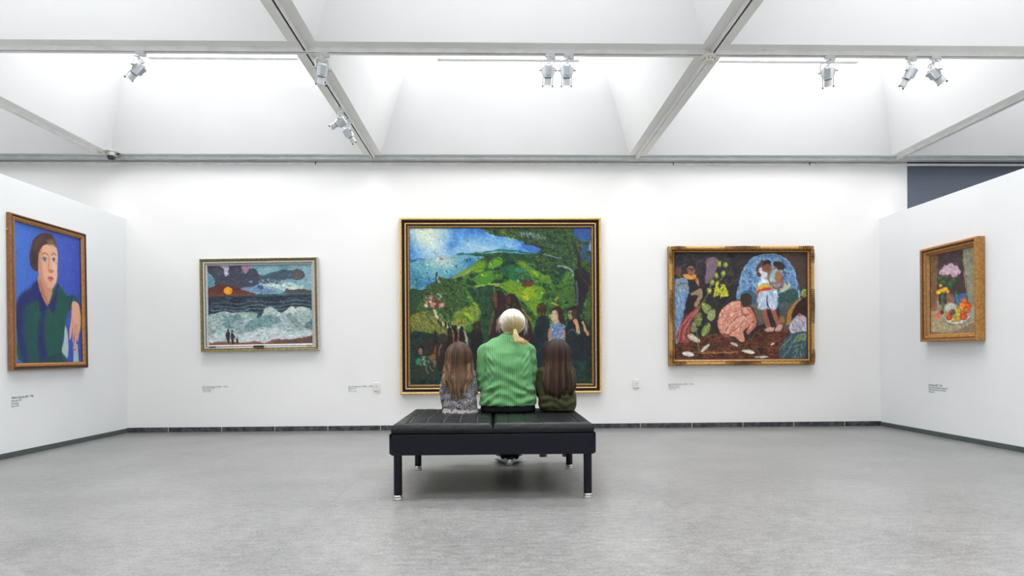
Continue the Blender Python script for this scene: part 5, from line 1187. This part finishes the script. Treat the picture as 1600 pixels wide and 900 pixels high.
def head_parts(mb, c, r, neck0):
    """c = skull centre, r = (x, y, z) radii; face looks to +Y"""
    c = Vector(c); rx, ry, rz = r
    mb.ell(c, r, None, 28)
    mb.ell(c + Vector((0, ry * .30, -rz * .62)), (rx * .74, ry * .62, rz * .62), None, 24)
    mb.ell(c + Vector((0, ry * .66, -rz * 1.02)), (rx * .30, ry * .22, rz * .18), None, 14)          # chin
    mb.ell(c + Vector((0, ry * .80, rz * .06)), (rx * .62, ry * .16, rz * .10), None, 16)           # brow
    mb.capsule([c + Vector((0, ry * .90, -rz * .02)), c + Vector((0, ry * 1.07, -rz * .38)), c + Vector((0, ry * .98, -rz * .46))], [.008, .012, .009], n=10, sub=2)
    for sx in (-1, 1):
        mb.ell(c + Vector((sx * rx * .42, ry * .72, -rz * .34)), (rx * .24, ry * .16, rz * .22), None, 14)  # cheek
        e = c + Vector((sx * rx * 1.04, -ry * .02, -rz * .22)); mb.ell(e, (.007, .016, .028), Matrix.Rotation(sx * .35, 3, 'Z'), 14)
        mb.ell(e + Vector((0, .004, -.022)), (.005, .008, .010), None, 10)
        mb.ell(c + Vector((sx * rx * .12, ry * .96, -rz * .45)), (.007, .008, .006), None, 10)
    mb.ell(c + Vector((0, ry * .88, -rz * .66)), (rx * .30, .009, .008), None, 12)
    mb.capsule([neck0, c + Vector((0, -ry * .12, -rz * .7))], [rx * .68, rx * .64], n=18, sub=2)
def face_bits(parent, c, r, org):
    c = Vector(c); rx, ry, rz = r; g = Vector(org)
    for sx in (-1, 1):
        e = c + Vector((sx * rx * .40, ry * .80, -rz * .08)) - g
        child(parent, MB().tube(*smooth_path([e + Vector((-sx * .012, .010, .016)), e + Vector((0, .012, .020)), e + Vector((sx * .014, .003, .015))], .0016, 3), n=6), 'eyebrow', M['boot_sole'], 80)
        o = child(parent, MB().ell(e, (.0135, .010, .0095), None, 14), 'eye', M['eye_white'], 80)
        child(o, MB().ell(e + Vector((0, .0075, 0)), (.0055, .0035, .0055), None, 12), 'iris', M['iris'], 80)
    child(parent, MB().ell(c + Vector((0, ry * .95, -rz * .66)) - g, (rx * .27, .006, .0055), None, 12), 'lips', M['lip'], 80)
def strands_obj(paths, name, parent, m, org, base_r=.0016, n=3):
    """paths = list of (points, colours, radius factor)"""
    V, F, C = [], [], []
    for P, Cc, rf in paths:
        P = np.array(P, float); k = len(P); T = np.gradient(P, axis=0); T /= np.linalg.norm(T, axis=1, keepdims=True) + 1e-9
        up = np.array([.3, .9, .2]); U = np.cross(T, up); U /= np.linalg.norm(U, axis=1, keepdims=True) + 1e-9; W_ = np.cross(T, U)
        b = len(V)
        for i in range(k):
            rr = base_r * rf * (1 - .75 * (i / (k - 1)) ** 2)
            for j in range(n):
                a = 2 * PI * j / n; V.append(P[i] + (U[i] * math.cos(a) + W_[i] * math.sin(a)) * rr); C.append(Cc[i])
        for i in range(k - 1):
            for j in range(n):
                j2 = (j + 1) % n; F.append((b + i * n + j, b + i * n + j2, b + (i + 1) * n + j2, b + (i + 1) * n + j))
        F.append(tuple(b + j for j in range(n - 1, -1, -1))); F.append(tuple(b + (k - 1) * n + j for j in range(n)))
    V = np.array(V) - np.array(org)
    me = bpy.data.meshes.new(name); me.from_pydata(V.tolist(), [], F)
    at = me.color_attributes.new('col', 'FLOAT_COLOR', 'POINT'); c = np.ones((len(V), 4)); c[:, :3] = srgb2lin(np.array(C)); at.data.foreach_set('color', c.ravel().astype(np.float32))
    me.materials.append(m); me.polygons.foreach_set('use_smooth', [True] * len(me.polygons)); me.update()
    o = bpy.data.objects.new(name, me); COL.objects.link(o); o.parent = parent; return o
def colour_mesh(V, F, C, name, parent, m, org, thick=0.006):
    V = np.array(V) - np.array(org); me = bpy.data.meshes.new(name); me.from_pydata(V.tolist(), [], F)
    at = me.color_attributes.new('col', 'FLOAT_COLOR', 'POINT'); c = np.ones((len(V), 4)); c[:, :3] = srgb2lin(np.array(C)); at.data.foreach_set('color', c.ravel().astype(np.float32))
    me.materials.append(m); me.polygons.foreach_set('use_smooth', [True] * len(me.polygons)); me.update()
    o = bpy.data.objects.new(name, me); COL.objects.link(o); o.parent = parent
    if thick:
        s_ = o.modifiers.new('s', 'SOLIDIFY'); s_.thickness = thick; s_.offset = 0
    return o
M['hair'] = attr_mat('hair', 0.55, 0.30)
M['hair_white'] = attr_mat('white_blond_hair', 0.5, 0.4)
g2 = np.random.default_rng(5)

def shoe(parent, pos, yaw_, roll_, pitch, L, org, up, so, name='shoe', high=.05):
    """heel at pos, toe towards +Y"""
    R = Matrix.Rotation(yaw_, 3, 'Z') @ Matrix.Rotation(roll_, 3, 'Y') @ Matrix.Rotation(pitch, 3, 'X'); P = Vector(pos); g = Vector(org)
    def outline(z, k=1.0, n=28, cut=1.0):
        o = []
        for j in range(n):
            a = 2 * PI * j / n; y = .5 - .5 * math.cos(a); w_ = (.030 + .016 * math.sin(min(1, y * 1.3) * PI * .62)) * (1 - .55 * max(0, y - .72) ** 1.2 * 3)
            o.append(P + R @ Vector((math.copysign(1, math.sin(a)) * abs(math.sin(a)) ** .6 * w_ * k * L / .25, y * L * cut, z)) - g)
        return o
    mb = MB().rings([outline(0, .96), outline(.003, 1.0), outline(.022, 1.0), outline(.025, .97)])
    ub = MB().rings([outline(.020, .95), outline(.040, .96, cut=.985), outline(.055, .88, cut=.93), outline(.068, .72, cut=.75), outline(.080, .66, cut=.48), outline(.080 + high * .4, .64, cut=.42), outline(.080 + high * .4, .5, cut=.36)])
    u = child(parent, ub, name, up, 50); child(u, mb, 'sole', so, 40); return u

# ------------------------------------------------------------- adult in green
OG = (.085, 4.60, .475)
adult = thing('person', 'seated adult in a green ribbed top with white-blond low ponytail, in the middle', 'person', OG, group='three people seated on the bench')
G = Vector(OG)
rows = [(.485, .080, .190, 4.585, .125), (.52, .083, .206, 4.580, .138), (.58, .085, .208, 4.575, .136), (.64, .088, .196, 4.570, .126), (.70, .090, .176, 4.565, .116), (.78, .088, .170, 4.562, .118), (.86, .084, .174, 4.572, .122), (.92, .078, .178, 4.588, .115), (.965, .076, .172, 4.602, .096), (.995, .078, .140, 4.612, .080), (1.025, .084, .098, 4.620, .068), (1.055, .096, .062, 4.626, .058)]
sh = [(-.092, 4.600, .928), (.246, 4.600, .922)]; el = [(-.103, 4.600, .665), (.262, 4.625, .672)]; wr = [(-.015, 4.835, .640), (.172, 4.840, .642)]
hc, hr = (.122, 4.668, 1.150), (.076, .094, .088)
b = MB(); torso_rings(b, rows, -.014)
for i in (0, 1):
    b.capsule([sh[i], el[i], wr[i]], [.040, .036, .025], n=14, sub=4)
hand(b, wr[0], (.50, .75, -.12), (0, .05, -1), .95, -1, .55); hand(b, wr[1], (-.50, .80, -.12), (0, .05, -1), .95, 1, .55)
for sx, kn, an in ((0, (-.045, 5.020, .545), (.070, 4.972, .090)), (1, (.215, 5.020, .545), (.136, 4.972, .090))):
    hx = (-.015, .185)[sx]; b.capsule([(hx, 4.60, .560), kn], [.070, .052], n=16, sub=3); b.capsule([kn, (kn[0] * .5 + an[0] * .5, 5.0, .32), an], [.050, .042, .028], n=14, sub=3)
    b.capsule([an, (an[0] + (.01 if sx else -.01), 5.08, .050)], [.026, .022], n=10, sub=2)
head_parts(b, hc, hr, (.096, 4.622, 1.03))
remeshed(b, 'body', M['skin'], adult, .0042, 3, org=OG)
face_bits(adult, hc, hr, OG)
def adult_fold(co, no):
    x, y, z = co[:, 0] - .085, co[:, 1], co[:, 2]
    back = np.clip(-no[:, 1] * 1.3, 0, 1)
    low = np.clip((.80 - z) / .18, 0, 1) * np.clip((z - .50) / .04, 0, 1)
    f = .0042 * np.sin(z * 95 + 26 * np.abs(x) + 3 * np.sin(x * 21)) * low * (.35 + np.clip(np.abs(x) / .16, 0, 1)) * back
    f += .006 * np.exp(-((z - .655 + .35 * np.abs(x) - .05) / .014) ** 2) * np.clip((np.abs(x) - .05) / .05, 0, 1) * back
    f -= .007 * np.exp(-((z - .632 + .28 * np.abs(x) - .04) / .012) ** 2) * np.clip((np.abs(x) - .07) / .05, 0, 1) * back
    # raglan / shoulder blade folds and elbow creases
    for sx in (-1, 1):
        u = sx * x
        f += .0045 * np.sin((z * .8 - u * 1.2) * 130) * np.exp(-((u - .135) / .035) ** 2 - ((z - .83) / .085) ** 2)
        f -= .014 * np.exp(-((u - .166 - .06 * (z - .8)) / .007) ** 2) * np.clip((.93 - z) / .04, 0, 1) * np.clip((z - .68) / .03, 0, 1) * back
    f += .0035 * np.sin(z * 60 + 2.2) * np.sin(x * 18 + 1) * back
    f += .0022 * np.sin(x * 60 + z * 33) * np.sin(z * 48 - x * 20)
    return f * 1.45
b = MB(); torso_rings(b, [(.528, .083, .208, 4.580, .141), (.540, .083, .213, 4.580, .145)] + [r for r in rows if r[0] > .55], .005)
for i in (0, 1):
    b.capsule([sh[i], el[i], (wr[i][0] * .8 + el[i][0] * .2, wr[i][1] * .8 + el[i][1] * .2, wr[i][2] + .004)], [.054, .047, .034], n=18, sub=4)
    b.capsule([(.088, 4.618, 1.035), ((sh[i][0] + .088) / 2, 4.610, .985), (sh[i][0], 4.600, .930)], [.044, .052, .055], n=18, sub=4)
sw = remeshed(b, 'green_top', M['green_rib'], adult, .0052, 5, adult_fold, OG)
b = MB(); b.rings([[(.098 + .056 * math.cos(2 * PI * j / 32) * k, 4.632 + .050 * math.sin(2 * PI * j / 32) * k, z) for j in range(32)] for z, k in ((1.040, 1.16), (1.052, 1.10), (1.064, 1.03), (1.066, .98))]); 
b.v = [tuple(Vector(v) - G) for v in b.v]; child(adult, b, 'collar', M['green_rib'], 60)
b = MB(); b.ell((.083, 4.590, .535), (.196, .130, .060), None, 32); torso_rings(b, [(.476, .083, .198, 4.585, .134), (.490, .083, .208, 4.582, .143), (.520, .083, .206, 4.58, .141), (.536, .083, .194, 4.58, .126)], 0)
for sx, kn, an in ((0, (-.045, 5.020, .548), (.070, 4.975, .088)), (1, (.215, 5.020, .548), (.136, 4.975, .088))):
    hx = (-.015, .185)[sx]; b.capsule([(hx, 4.60, .562), kn], [.082, .066], n=20, sub=3); b.capsule([kn, (kn[0] * .5 + an[0] * .5, 5.01, .32), an], [.062, .056, .050], n=18, sub=3)
remeshed(b, 'trousers', M['trouser'], adult, .0065, 4, lambda co, no: .003 * np.sin(co[:, 1] * 90 + co[:, 2] * 40) * np.sin(co[:, 0] * 50), OG)
shoe(adult, (.068, 4.925, .036), .26, .46, -.12, .250, OG, M['shoe_dark'], M['sole_white'])
shoe(adult, (.134, 4.925, .034), -.24, -.42, -.10, .250, OG, M['shoe_dark'], M['sole_white'])

# hair: cap combed back to a low tie, ponytail swept to the right
HC = np.array([.121, 4.648, 1.155]); HR = np.array([.0965, .110, .101]); TIE = np.array([.142, 4.548, 1.083])
tdir = (TIE - HC) / HR; tdir /= np.linalg.norm(tdir)
def hair_col(k, v):   # k: 0 crown .. 1 at the tie
    a = np.array([250, 249, 247.]); m_ = np.array([246, 241, 228.]); b_ = np.array([226, 204, 148.]); k = min(1, max(0, k))
    c = a * (1 - k / .55) + m_ * (k / .55) if k < .55 else m_ * (1 - min(1, (k - .55) / .28)) + b_ * min(1, (k - .55) / .28)
    return np.clip(c * v, 0, 255)
V, F, C = [], [], []
nu, nv = 60, 40; ok = {}
for j in range(nv + 1):
    th = PI * j / nv
    for i in range(nu):
        ph = 2 * PI * i / nu; d = np.array([math.sin(th) * math.cos(ph), math.sin(th) * math.sin(ph), math.cos(th)])
        p = HC + d * HR * .985; V.append(p); C.append(hair_col((np.dot(d, tdir) + .35) / 1.35, .93))
for j in range(nv):
    for i in range(nu):
        a, b_, c_, d_ = j * nu + i, j * nu + (i + 1) % nu, (j + 1) * nu + (i + 1) % nu, (j + 1) * nu + i
        m_ = (V[a] + V[c_]) / 2 - HC
        if (m_[1] > .030 and m_[2] < .052) or (m_[2] < -.062 and m_[1] > -.04) or m_[2] < -.086: continue
        if m_[1] > -.005 and abs(m_[0]) > .06 and m_[2] < .0: continue
        F.append((a, d_, c_, b_))
hair = colour_mesh(V, F, C, 'hair', adult, M['hair_white'], OG, .006)
paths = []
while len(paths) < 1500:
    d = g2.normal(size=3); d /= np.linalg.norm(d)
    if d[1] > .38 and d[2] < .50: continue
    if d[2] < -.35: continue
    if np.dot(d, tdir) > .93: continue
    if d[1] > 0 and d[2] < .1 and abs(d[0]) > .6: continue
    om = math.acos(max(-1, min(1, np.dot(d, tdir)))); n = 12; P = []; Cc = []; lift = g2.uniform(.992, 1.022); v = g2.uniform(.78, 1.05); wob = g2.normal(0, .05, 3)
    for q in range(n):
        t_ = q / (n - 1); e = (math.sin((1 - t_) * om) * d + math.sin(t_ * om) * tdir) / math.sin(om); e = e + wob * math.sin(t_ * PI) * .5; e /= np.linalg.norm(e)
        pz = HC + e * HR * (lift if t_ < .9 else lift * (1 - (t_ - .9) * .3)); P.append(pz); k = (np.dot(e, tdir) + .25) / 1.25; Cc.append(hair_col(k, v * (1 - .18 * (k > .6) * g2.random())))
    paths.append((P, Cc, 1.0))
strands_obj(paths, 'combed_strands', hair, M['hair_white'], OG, .0015)
b = MB(); b.tube([TIE + np.array((-.004, .012, .006)) - np.array(OG), TIE + np.array((.002, -.010, -.008)) - np.array(OG)], [.014, .013], 16); tie = child(hair, b, 'hair_tie', M['tie'], 60)
paths = []
for q in range(300):
    s_ = g2.normal(0, .009, 3); e = g2.normal(0, 1); f_ = g2.random()
    end = np.array([.142 + .075 + .030 * e * .5 - .055 * (f_ < .35) * g2.random(), 4.468, .992 + .010 * g2.normal() - .004 * e]) 
    m1 = np.array([.140 - .020 * (f_ < .4) * g2.random() + .020 * g2.random(), 4.500, 1.048 + .006 * g2.normal()]); m2 = np.array([(m1[0] + end[0]) / 2 - .008 + .010 * g2.normal(), 4.470 + .004 * g2.normal(), 1.010 + .006 * g2.normal()])
    P4, _ = smooth_path([TIE + s_ * .5, m1, m2, end], 1.0, 5); v = g2.uniform(.78, 1.08)
    c_ = [np.clip(np.array([222, 200, 142.]) * v * (1 + .10 * math.sin(i * .7)), 0, 255) for i in range(len(P4))]
    paths.append(([np.array(p_) for p_ in P4], c_, 1.2))
strands_obj(paths, 'ponytail', hair, M['hair_white'], OG, .0016)
paths = []
for q in range(90):
    sd = -1 if q % 2 else 1; a = g2.uniform(-.5, 1.2); st = HC + np.array([sd * math.cos(a) * .092, -.02 + g2.normal() * .02, math.sin(a) * .092]); out_ = g2.uniform(.008, .034)
    mid = st + np.array([sd * out_, g2.normal() * .01, -.02]); end = mid + np.array([-sd * out_ * g2.uniform(-.2, 1.2), g2.normal() * .01, -g2.uniform(.02, .06)])
    P4, _ = smooth_path([st, mid, end], 1.0, 6); paths.append(([np.array(p_) for p_ in P4], [np.array([226, 220, 208.])] * len(P4), .5))
strands_obj(paths, 'flyaway_strands', hair, M['hair_white'], OG, .0011)
# red-framed glasses: temples over the ears, rims and lenses in front
gl = bpy.data.objects.new('glasses', None)
gm = MB(); cxx, cyy, czz = hc[0] - G.x, hc[1] - G.y, hc[2] - G.z
for sx in (-1, 1):
    gm.tube(*smooth_path([(cxx + sx * .070, cyy + .098, czz + .002), (cxx + sx * .088, cyy + .06, czz + .004), (cxx + sx * .094, cyy, czz + .004), (cxx + sx * .090 - .009, cyy - .040, czz + .006), (cxx + sx * .087 - .009, cyy - .060, czz - .010), (cxx + sx * .083 - .008, cyy - .066, czz - .034)], .0042, 3), n=8)
    gm.tube([(cxx + sx * .036 + .029 * math.cos(2 * PI * k / 24), cyy + .103, czz - .008 + .020 * math.sin(2 * PI * k / 24)) for k in range(25)], .0024, 8)
gm.tube(*smooth_path([(cxx - .008, cyy + .104, czz), (cxx, cyy + .108, czz + .004), (cxx + .008, cyy + .104, czz)], .0022, 3), n=8)
go = child(adult, gm, 'glasses', M['red_plastic'], 60)
for sx in (-1, 1): child(go, MB().tube([(cxx + sx * .036, cyy + .1025, czz - .008), (cxx + sx * .036, cyy + .1035, czz - .008)], [.024, .024], 24), 'lens', M['glass'])

# ------------------------------------------------------------- children
def kid(label, OG, rows, sh, el, wr, hc, hr, legs, top_m, arm_r, leg_r, skirt, shoe_def, hairdef, hands, leg_m, fold_seed, hem=None):
    P = thing('person', label, 'person', OG, group='three people seated on the bench')
    b = MB(); torso_rings(b, rows, -.010)
    for i in (0, 1): b.capsule([sh[i], el[i], wr[i]], [.028, .024, .018], n=12, sub=4)
    for i in (0, 1): hand(b, wr[i], hands[i][0], hands[i][1], .66, hands[i][2], hands[i][3])
    for hx, kn, an in legs:
        b.capsule([(hx, rows[0][3] + .02, .54), kn], [.046, .036], n=14, sub=3); b.capsule([kn, an], [.034, .022], n=12, sub=3); b.capsule([an, (an[0], an[1] + .07, an[2] - .035)], [.020, .016], n=10, sub=2)
    head_parts(b, hc, hr, (hc[0], hc[1] - .025, rows[-1][0] - .02))
    remeshed(b, 'body', M['skin_child'], P, .0036, 3, org=OG); face_bits(P, hc, hr, OG)
    def fold(co, no):
        x, z = co[:, 0] - rows[3][1], co[:, 2]; bk = np.clip(-no[:, 1] * 1.3, 0, 1)
        f = .0034 * np.sin(z * 110 + 14 * x + fold_seed + 2 * np.sin(x * 30)) * np.clip((.66 - z) / .08, 0, 1) * bk
        f += .0025 * np.sin(x * 70 + z * 40 + fold_seed) * np.sin(z * 55 - x * 25)
        for sx in (-1, 1): f -= .007 * np.exp(-((sx * x - (rows[6][2] - .004)) / .007) ** 2) * np.clip((.75 - z) / .03, 0, 1) * np.clip((z - .58) / .03, 0, 1) * bk
        return f
    b = MB(); torso_rings(b, rows, .002)
    for i in (0, 1):
        k = 1.10; e = tuple(wr[i][q] * k + el[i][q] * (1 - k) for q in range(3)); b.capsule([sh[i], el[i], e], [arm_r, arm_r * .93, arm_r * .80], n=16, sub=4)
    remeshed(b, 'sweater', top_m, P, .0045, 5, fold, OG)
    b = MB(); b.ell((rows[0][1], rows[0][3], .520), (rows[0][2] * .97, .095, .040), None, 24)
    for hx, kn, an in legs:
        b.capsule([(hx, rows[0][3] + .02, .545), (kn[0], kn[1], kn[2] + .002)], [.052, .042], n=16, sub=3)
        b.capsule([kn, (kn[0] * .5 + an[0] * .5, kn[1] * .5 + an[1] * .5, kn[2] * .5 + an[2] * .5), (an[0], an[1], an[2] + .02)], [.041, .038, .028], n=14, sub=3)
    remeshed(b, 'trousers' if not hem else 'tights', leg_m, P, .0055, 4, None, OG)
    for i, (hx, kn, an) in enumerate(legs): shoe(P, (an[0], an[1] - .035, an[2] - .075), 0, 0, shoe_def[2], .17, OG, shoe_def[0], shoe_def[1], shoe_def[3], .05)
    if hem:
        b = MB(); n = 90; rg = []
        for z, k in ((.512, 1.0), (.498, 1.04), (.486, 1.09), (.478, 1.13), (.474, 1.10), (.486, 1.04)):
            rg.append([(rows[0][1] + (rows[0][2] * k + .003 * math.sin(j * 1.9) * (z < .5)) * math.copysign(abs(math.cos(2 * PI * j / n)) ** .85, math.cos(2 * PI * j / n)) - OG[0], rows[0][3] + (rows[0][4] * k + .004 * math.sin(j * 1.3) * (z < .5)) * math.copysign(abs(math.sin(2 * PI * j / n)) ** .85, math.sin(2 * PI * j / n)) - OG[1], z + .004 * math.sin(j * .9) * (z < .5) + .002 - OG[2]) for j in range(n)])
        b.rings(rg, cap=False); o = child(P, b, 'dress_hem', hem, 60)
        s_ = o.modifiers.new('s', 'SOLIDIFY'); s_.thickness = .003
    # long hair
    top, zc, yc, tabA, tabB, xshift, zend, cols, wave, rag = hairdef
    r0 = (tabA[0][1], tabB[0][1], top - zc)
    za = [t_[0] for t_ in tabA][::-1]; va = [t_[1] for t_ in tabA][::-1]; zb = [t_[0] for t_ in tabB][::-1]; vb = [t_[1] for t_ in tabB][::-1]
    def pt(phi, s, ze, k=1.0):
        """s 0..1: .0-.38 over the skull, then falling to ze"""
        if s < .38:
            th = (.06 + .94 * s / .38) * PI / 2; a = r0[0] * math.sin(th); bb = r0[1] * math.sin(th); z = zc + r0[2] * math.cos(th)
        else:
            z = zc + (ze - zc) * (s - .38) / .62; a = float(np.interp(z, za, va)); bb = float(np.interp(z, zb, vb))
        pw = float(np.interp(z, [zc - .15, zc - .05], [.30, 1.0])); cp = math.cos(phi); cp = math.copysign(abs(cp) ** pw, cp) if cp > 0 else cp
        return np.array([hc[0] + a * k * math.sin(phi), yc - bb * k * cp, z if s >= .38 else zc + (z - zc) * k])
    def thmax(phi): return float(np.interp(abs(phi), [lim, 2.5, PI], [1.50, .98, .86]))
    lim = 1.98
    def colr(s, v):
        i = min(len(cols) - 1.001, s * (len(cols) - 1)); q = int(i); c = np.array(cols[q], float) * (1 - (i - q)) + np.array(cols[q + 1], float) * (i - q); return np.clip(c * v, 0, 255)
    V, F, C = [], [], []; nu, nv = 64, 34
    for i in range(nu + 1):
        phi = -lim + 2 * lim * i / nu; ze = zend(phi) + .030
        for j in range(nv + 1): s = j / nv; V.append(pt(phi, s, ze, .975)); C.append(colr(s, .62))
    for i in range(nu):
        for j in range(nv): a = i * (nv + 1) + j; F.append((a, a + 1, a + nv + 2, a + nv + 1))
    base = len(V); nf = 24; mv = 12; dome = lambda phi, th, k: np.array([hc[0] + r0[0] * k * math.sin(th) * math.sin(phi), yc - r0[1] * k * math.sin(th) * math.cos(phi), zc + r0[2] * k * math.cos(th)])
    for i in range(nf + 1):
        phi = lim + (2 * PI - 2 * lim) * i / nf; pe = phi if phi < PI else phi - 2 * PI
        for j in range(mv + 1): V.append(dome(phi, .06 + (thmax(pe) - .06) * j / mv, .985)); C.append(colr(.3 * j / mv, .62))
    for i in range(nf):
        for j in range(mv): a = base + i * (mv + 1) + j; F.append((a, a + 1, a + mv + 2, a + mv + 1))
    ho = colour_mesh(V, F, C, 'hair', P, M['hair'], OG, .006)
    paths = []
    for q in range(420):
        phi = lim - .1 + (2 * PI - 2 * lim + .2) * g2.random(); pe = phi if phi < PI else phi - 2 * PI; sgn = 1 if pe > 0 else -1; te = thmax(pe) + g2.normal() * .04; v = g2.uniform(.8, 1.2); k = g2.uniform(1.0, 1.03)
        paths.append(([dome(phi - sgn * .5 * (i / 9) ** 2, .06 + (te - .06) * i / 9, k) for i in range(10)], [colr(.3 * i / 9, v) for i in range(10)], 1.0))
    locks = [(g2.uniform(-lim, lim), g2.normal() * .055, g2.uniform(.62, 1.38), g2.uniform(0, 6.28), g2.normal() * .024, g2.uniform(.985, 1.035)) for _ in range(80)]
    for q in range(2300):
        Lk = locks[g2.integers(len(locks))]; phi = Lk[0] + g2.normal() * .09
        if abs(phi) > lim + .05: continue
        ze = zend(phi) + Lk[4] * rag + g2.normal() * .010 * rag; n = 17; v = Lk[2] * g2.uniform(.72, 1.28); k = Lk[5] + g2.uniform(-.006, .008); ph0 = g2.uniform(0, .6) + Lk[3]; Pp = []; Cc = []
        for i in range(n):
            s = i / (n - 1); f_ = max(0, (s - .45)) / .55
            ph = phi + (Lk[0] - phi) * .55 * f_ + Lk[1] * f_ * 2
            p = pt(ph, s, ze, k + .02 * f_ * math.sin(Lk[3])); p[0] += wave * f_ * .013 * math.sin(s * 15 + ph0); p[1] -= wave * f_ * .004 * math.cos(s * 13 + ph0)
            Pp.append(p); Cc.append(colr(s, v))
        paths.append((Pp, Cc, 1.0))
    strands_obj(paths, 'long_strands', ho, M['hair'], OG, .0019)
    return P
# left child, grey knit
rowsL = [(.490, -.272, .118, 4.555, .098), (.52, -.272, .123, 4.550, .102), (.58, -.270, .118, 4.548, .096), (.63, -.272, .109, 4.548, .090), (.68, -.275, .101, 4.552, .086), (.73, -.278, .098, 4.558, .082), (.765, -.280, .092, 4.565, .072), (.785, -.282, .070, 4.572, .056), (.798, -.284, .048, 4.576, .042)]
legsL = [(-.325, (-.345, 4.905, .530), (-.345, 4.910, .235)), (-.225, (-.235, 4.905, .530), (-.235, 4.910, .235))]
def zendL(p):
    a = abs(p)
    return float(np.interp(a, [0, .5, .9, 1.3, 1.6, 2.0], [.615, .655, .695, .720, .750, .82])) + (.012 if p > .8 else 0)
kid('small child in a grey speckled knit with light brown wavy hair, seated at left', (-.275, 4.56, .475), rowsL,
    [(-.362, 4.560, .768), (-.196, 4.562, .768)], [(-.396, 4.550, .640), (-.176, 4.570, .625)], [(-.386, 4.612, .516), (-.225, 4.700, .590)],
    (-.286, 4.592, .895), (.073, .088, .086), legsL, M['tweed'], .037, .04, True, (M['shoe_dark'], M['sole_white'], -.5, 'shoe'),
    (1.004, .890, 4.583, [(.890, .100), (.84, .099), (.79, .104), (.74, .112), (.70, .108), (.64, .085), (.58, .06)], [(.890, .106), (.84, .104), (.79, .112), (.74, .126), (.70, .133), (.64, .138), (.58, .138)], .0, zendL,
     [(62, 46, 38), (82, 62, 48), (98, 74, 56), (124, 95, 72), (158, 128, 98)], 1.0, 1.3),
    [((.1, .9, -.35), (0, -.3, -1), 1, .3), ((.2, .9, -.1), (0, 0, -1), 1, .5)], M['grey_tights'], 1.0, M['frill'])
# right child, olive
rowsR = [(.488, .455, .128, 4.560, .104), (.52, .455, .140, 4.552, .110), (.58, .455, .142, 4.550, .106), (.63, .452, .132, 4.550, .098), (.68, .450, .118, 4.552, .090), (.73, .450, .112, 4.558, .086), (.770, .450, .108, 4.566, .076), (.795, .452, .080, 4.574, .058), (.812, .455, .050, 4.578, .044)]
legsR = [(.405, (.395, 4.920, .530), (.380, 4.965, .145)), (.510, (.540, 4.920, .530), (.572, 4.965, .145))]
def zendR(p):
    a = abs(p)
    return float(np.interp(a, [0, .9, 1.2, 1.5, 2.0], [.598, .610, .630, .665, .78])) + (.012 if p > .3 else 0)
kid('child in an olive green jersey with long straight dark brown hair, seated at right', (.455, 4.56, .475), rowsR,
    [(.345, 4.565, .772), (.555, 4.565, .776)], [(.333, 4.590, .610), (.560, 4.590, .645)], [(.400, 4.760, .600), (.515, 4.760, .600)],
    (.460, 4.595, .912), (.074, .089, .088), legsR, M['olive'], .042, .045, False, (M['tan_boot'], M['boot_sole'], -.15, 'boot'),
    (1.023, .905, 4.586, [(.905, .099), (.85, .100), (.79, .106), (.74, .112), (.68, .116), (.62, .108), (.58, .10)], [(.905, .107), (.85, .106), (.79, .116), (.74, .128), (.68, .135), (.62, .140), (.58, .142)], .0, zendR,
     [(44, 33, 28), (56, 41, 34), (66, 48, 38), (66, 48, 39), (68, 50, 40)], .25, .9),
    [((.3, .9, -.15), (0, 0, -1), -1, .5), ((-.3, .9, -.15), (0, 0, -1), 1, .5)], M['olive_trouser'], 2.5)
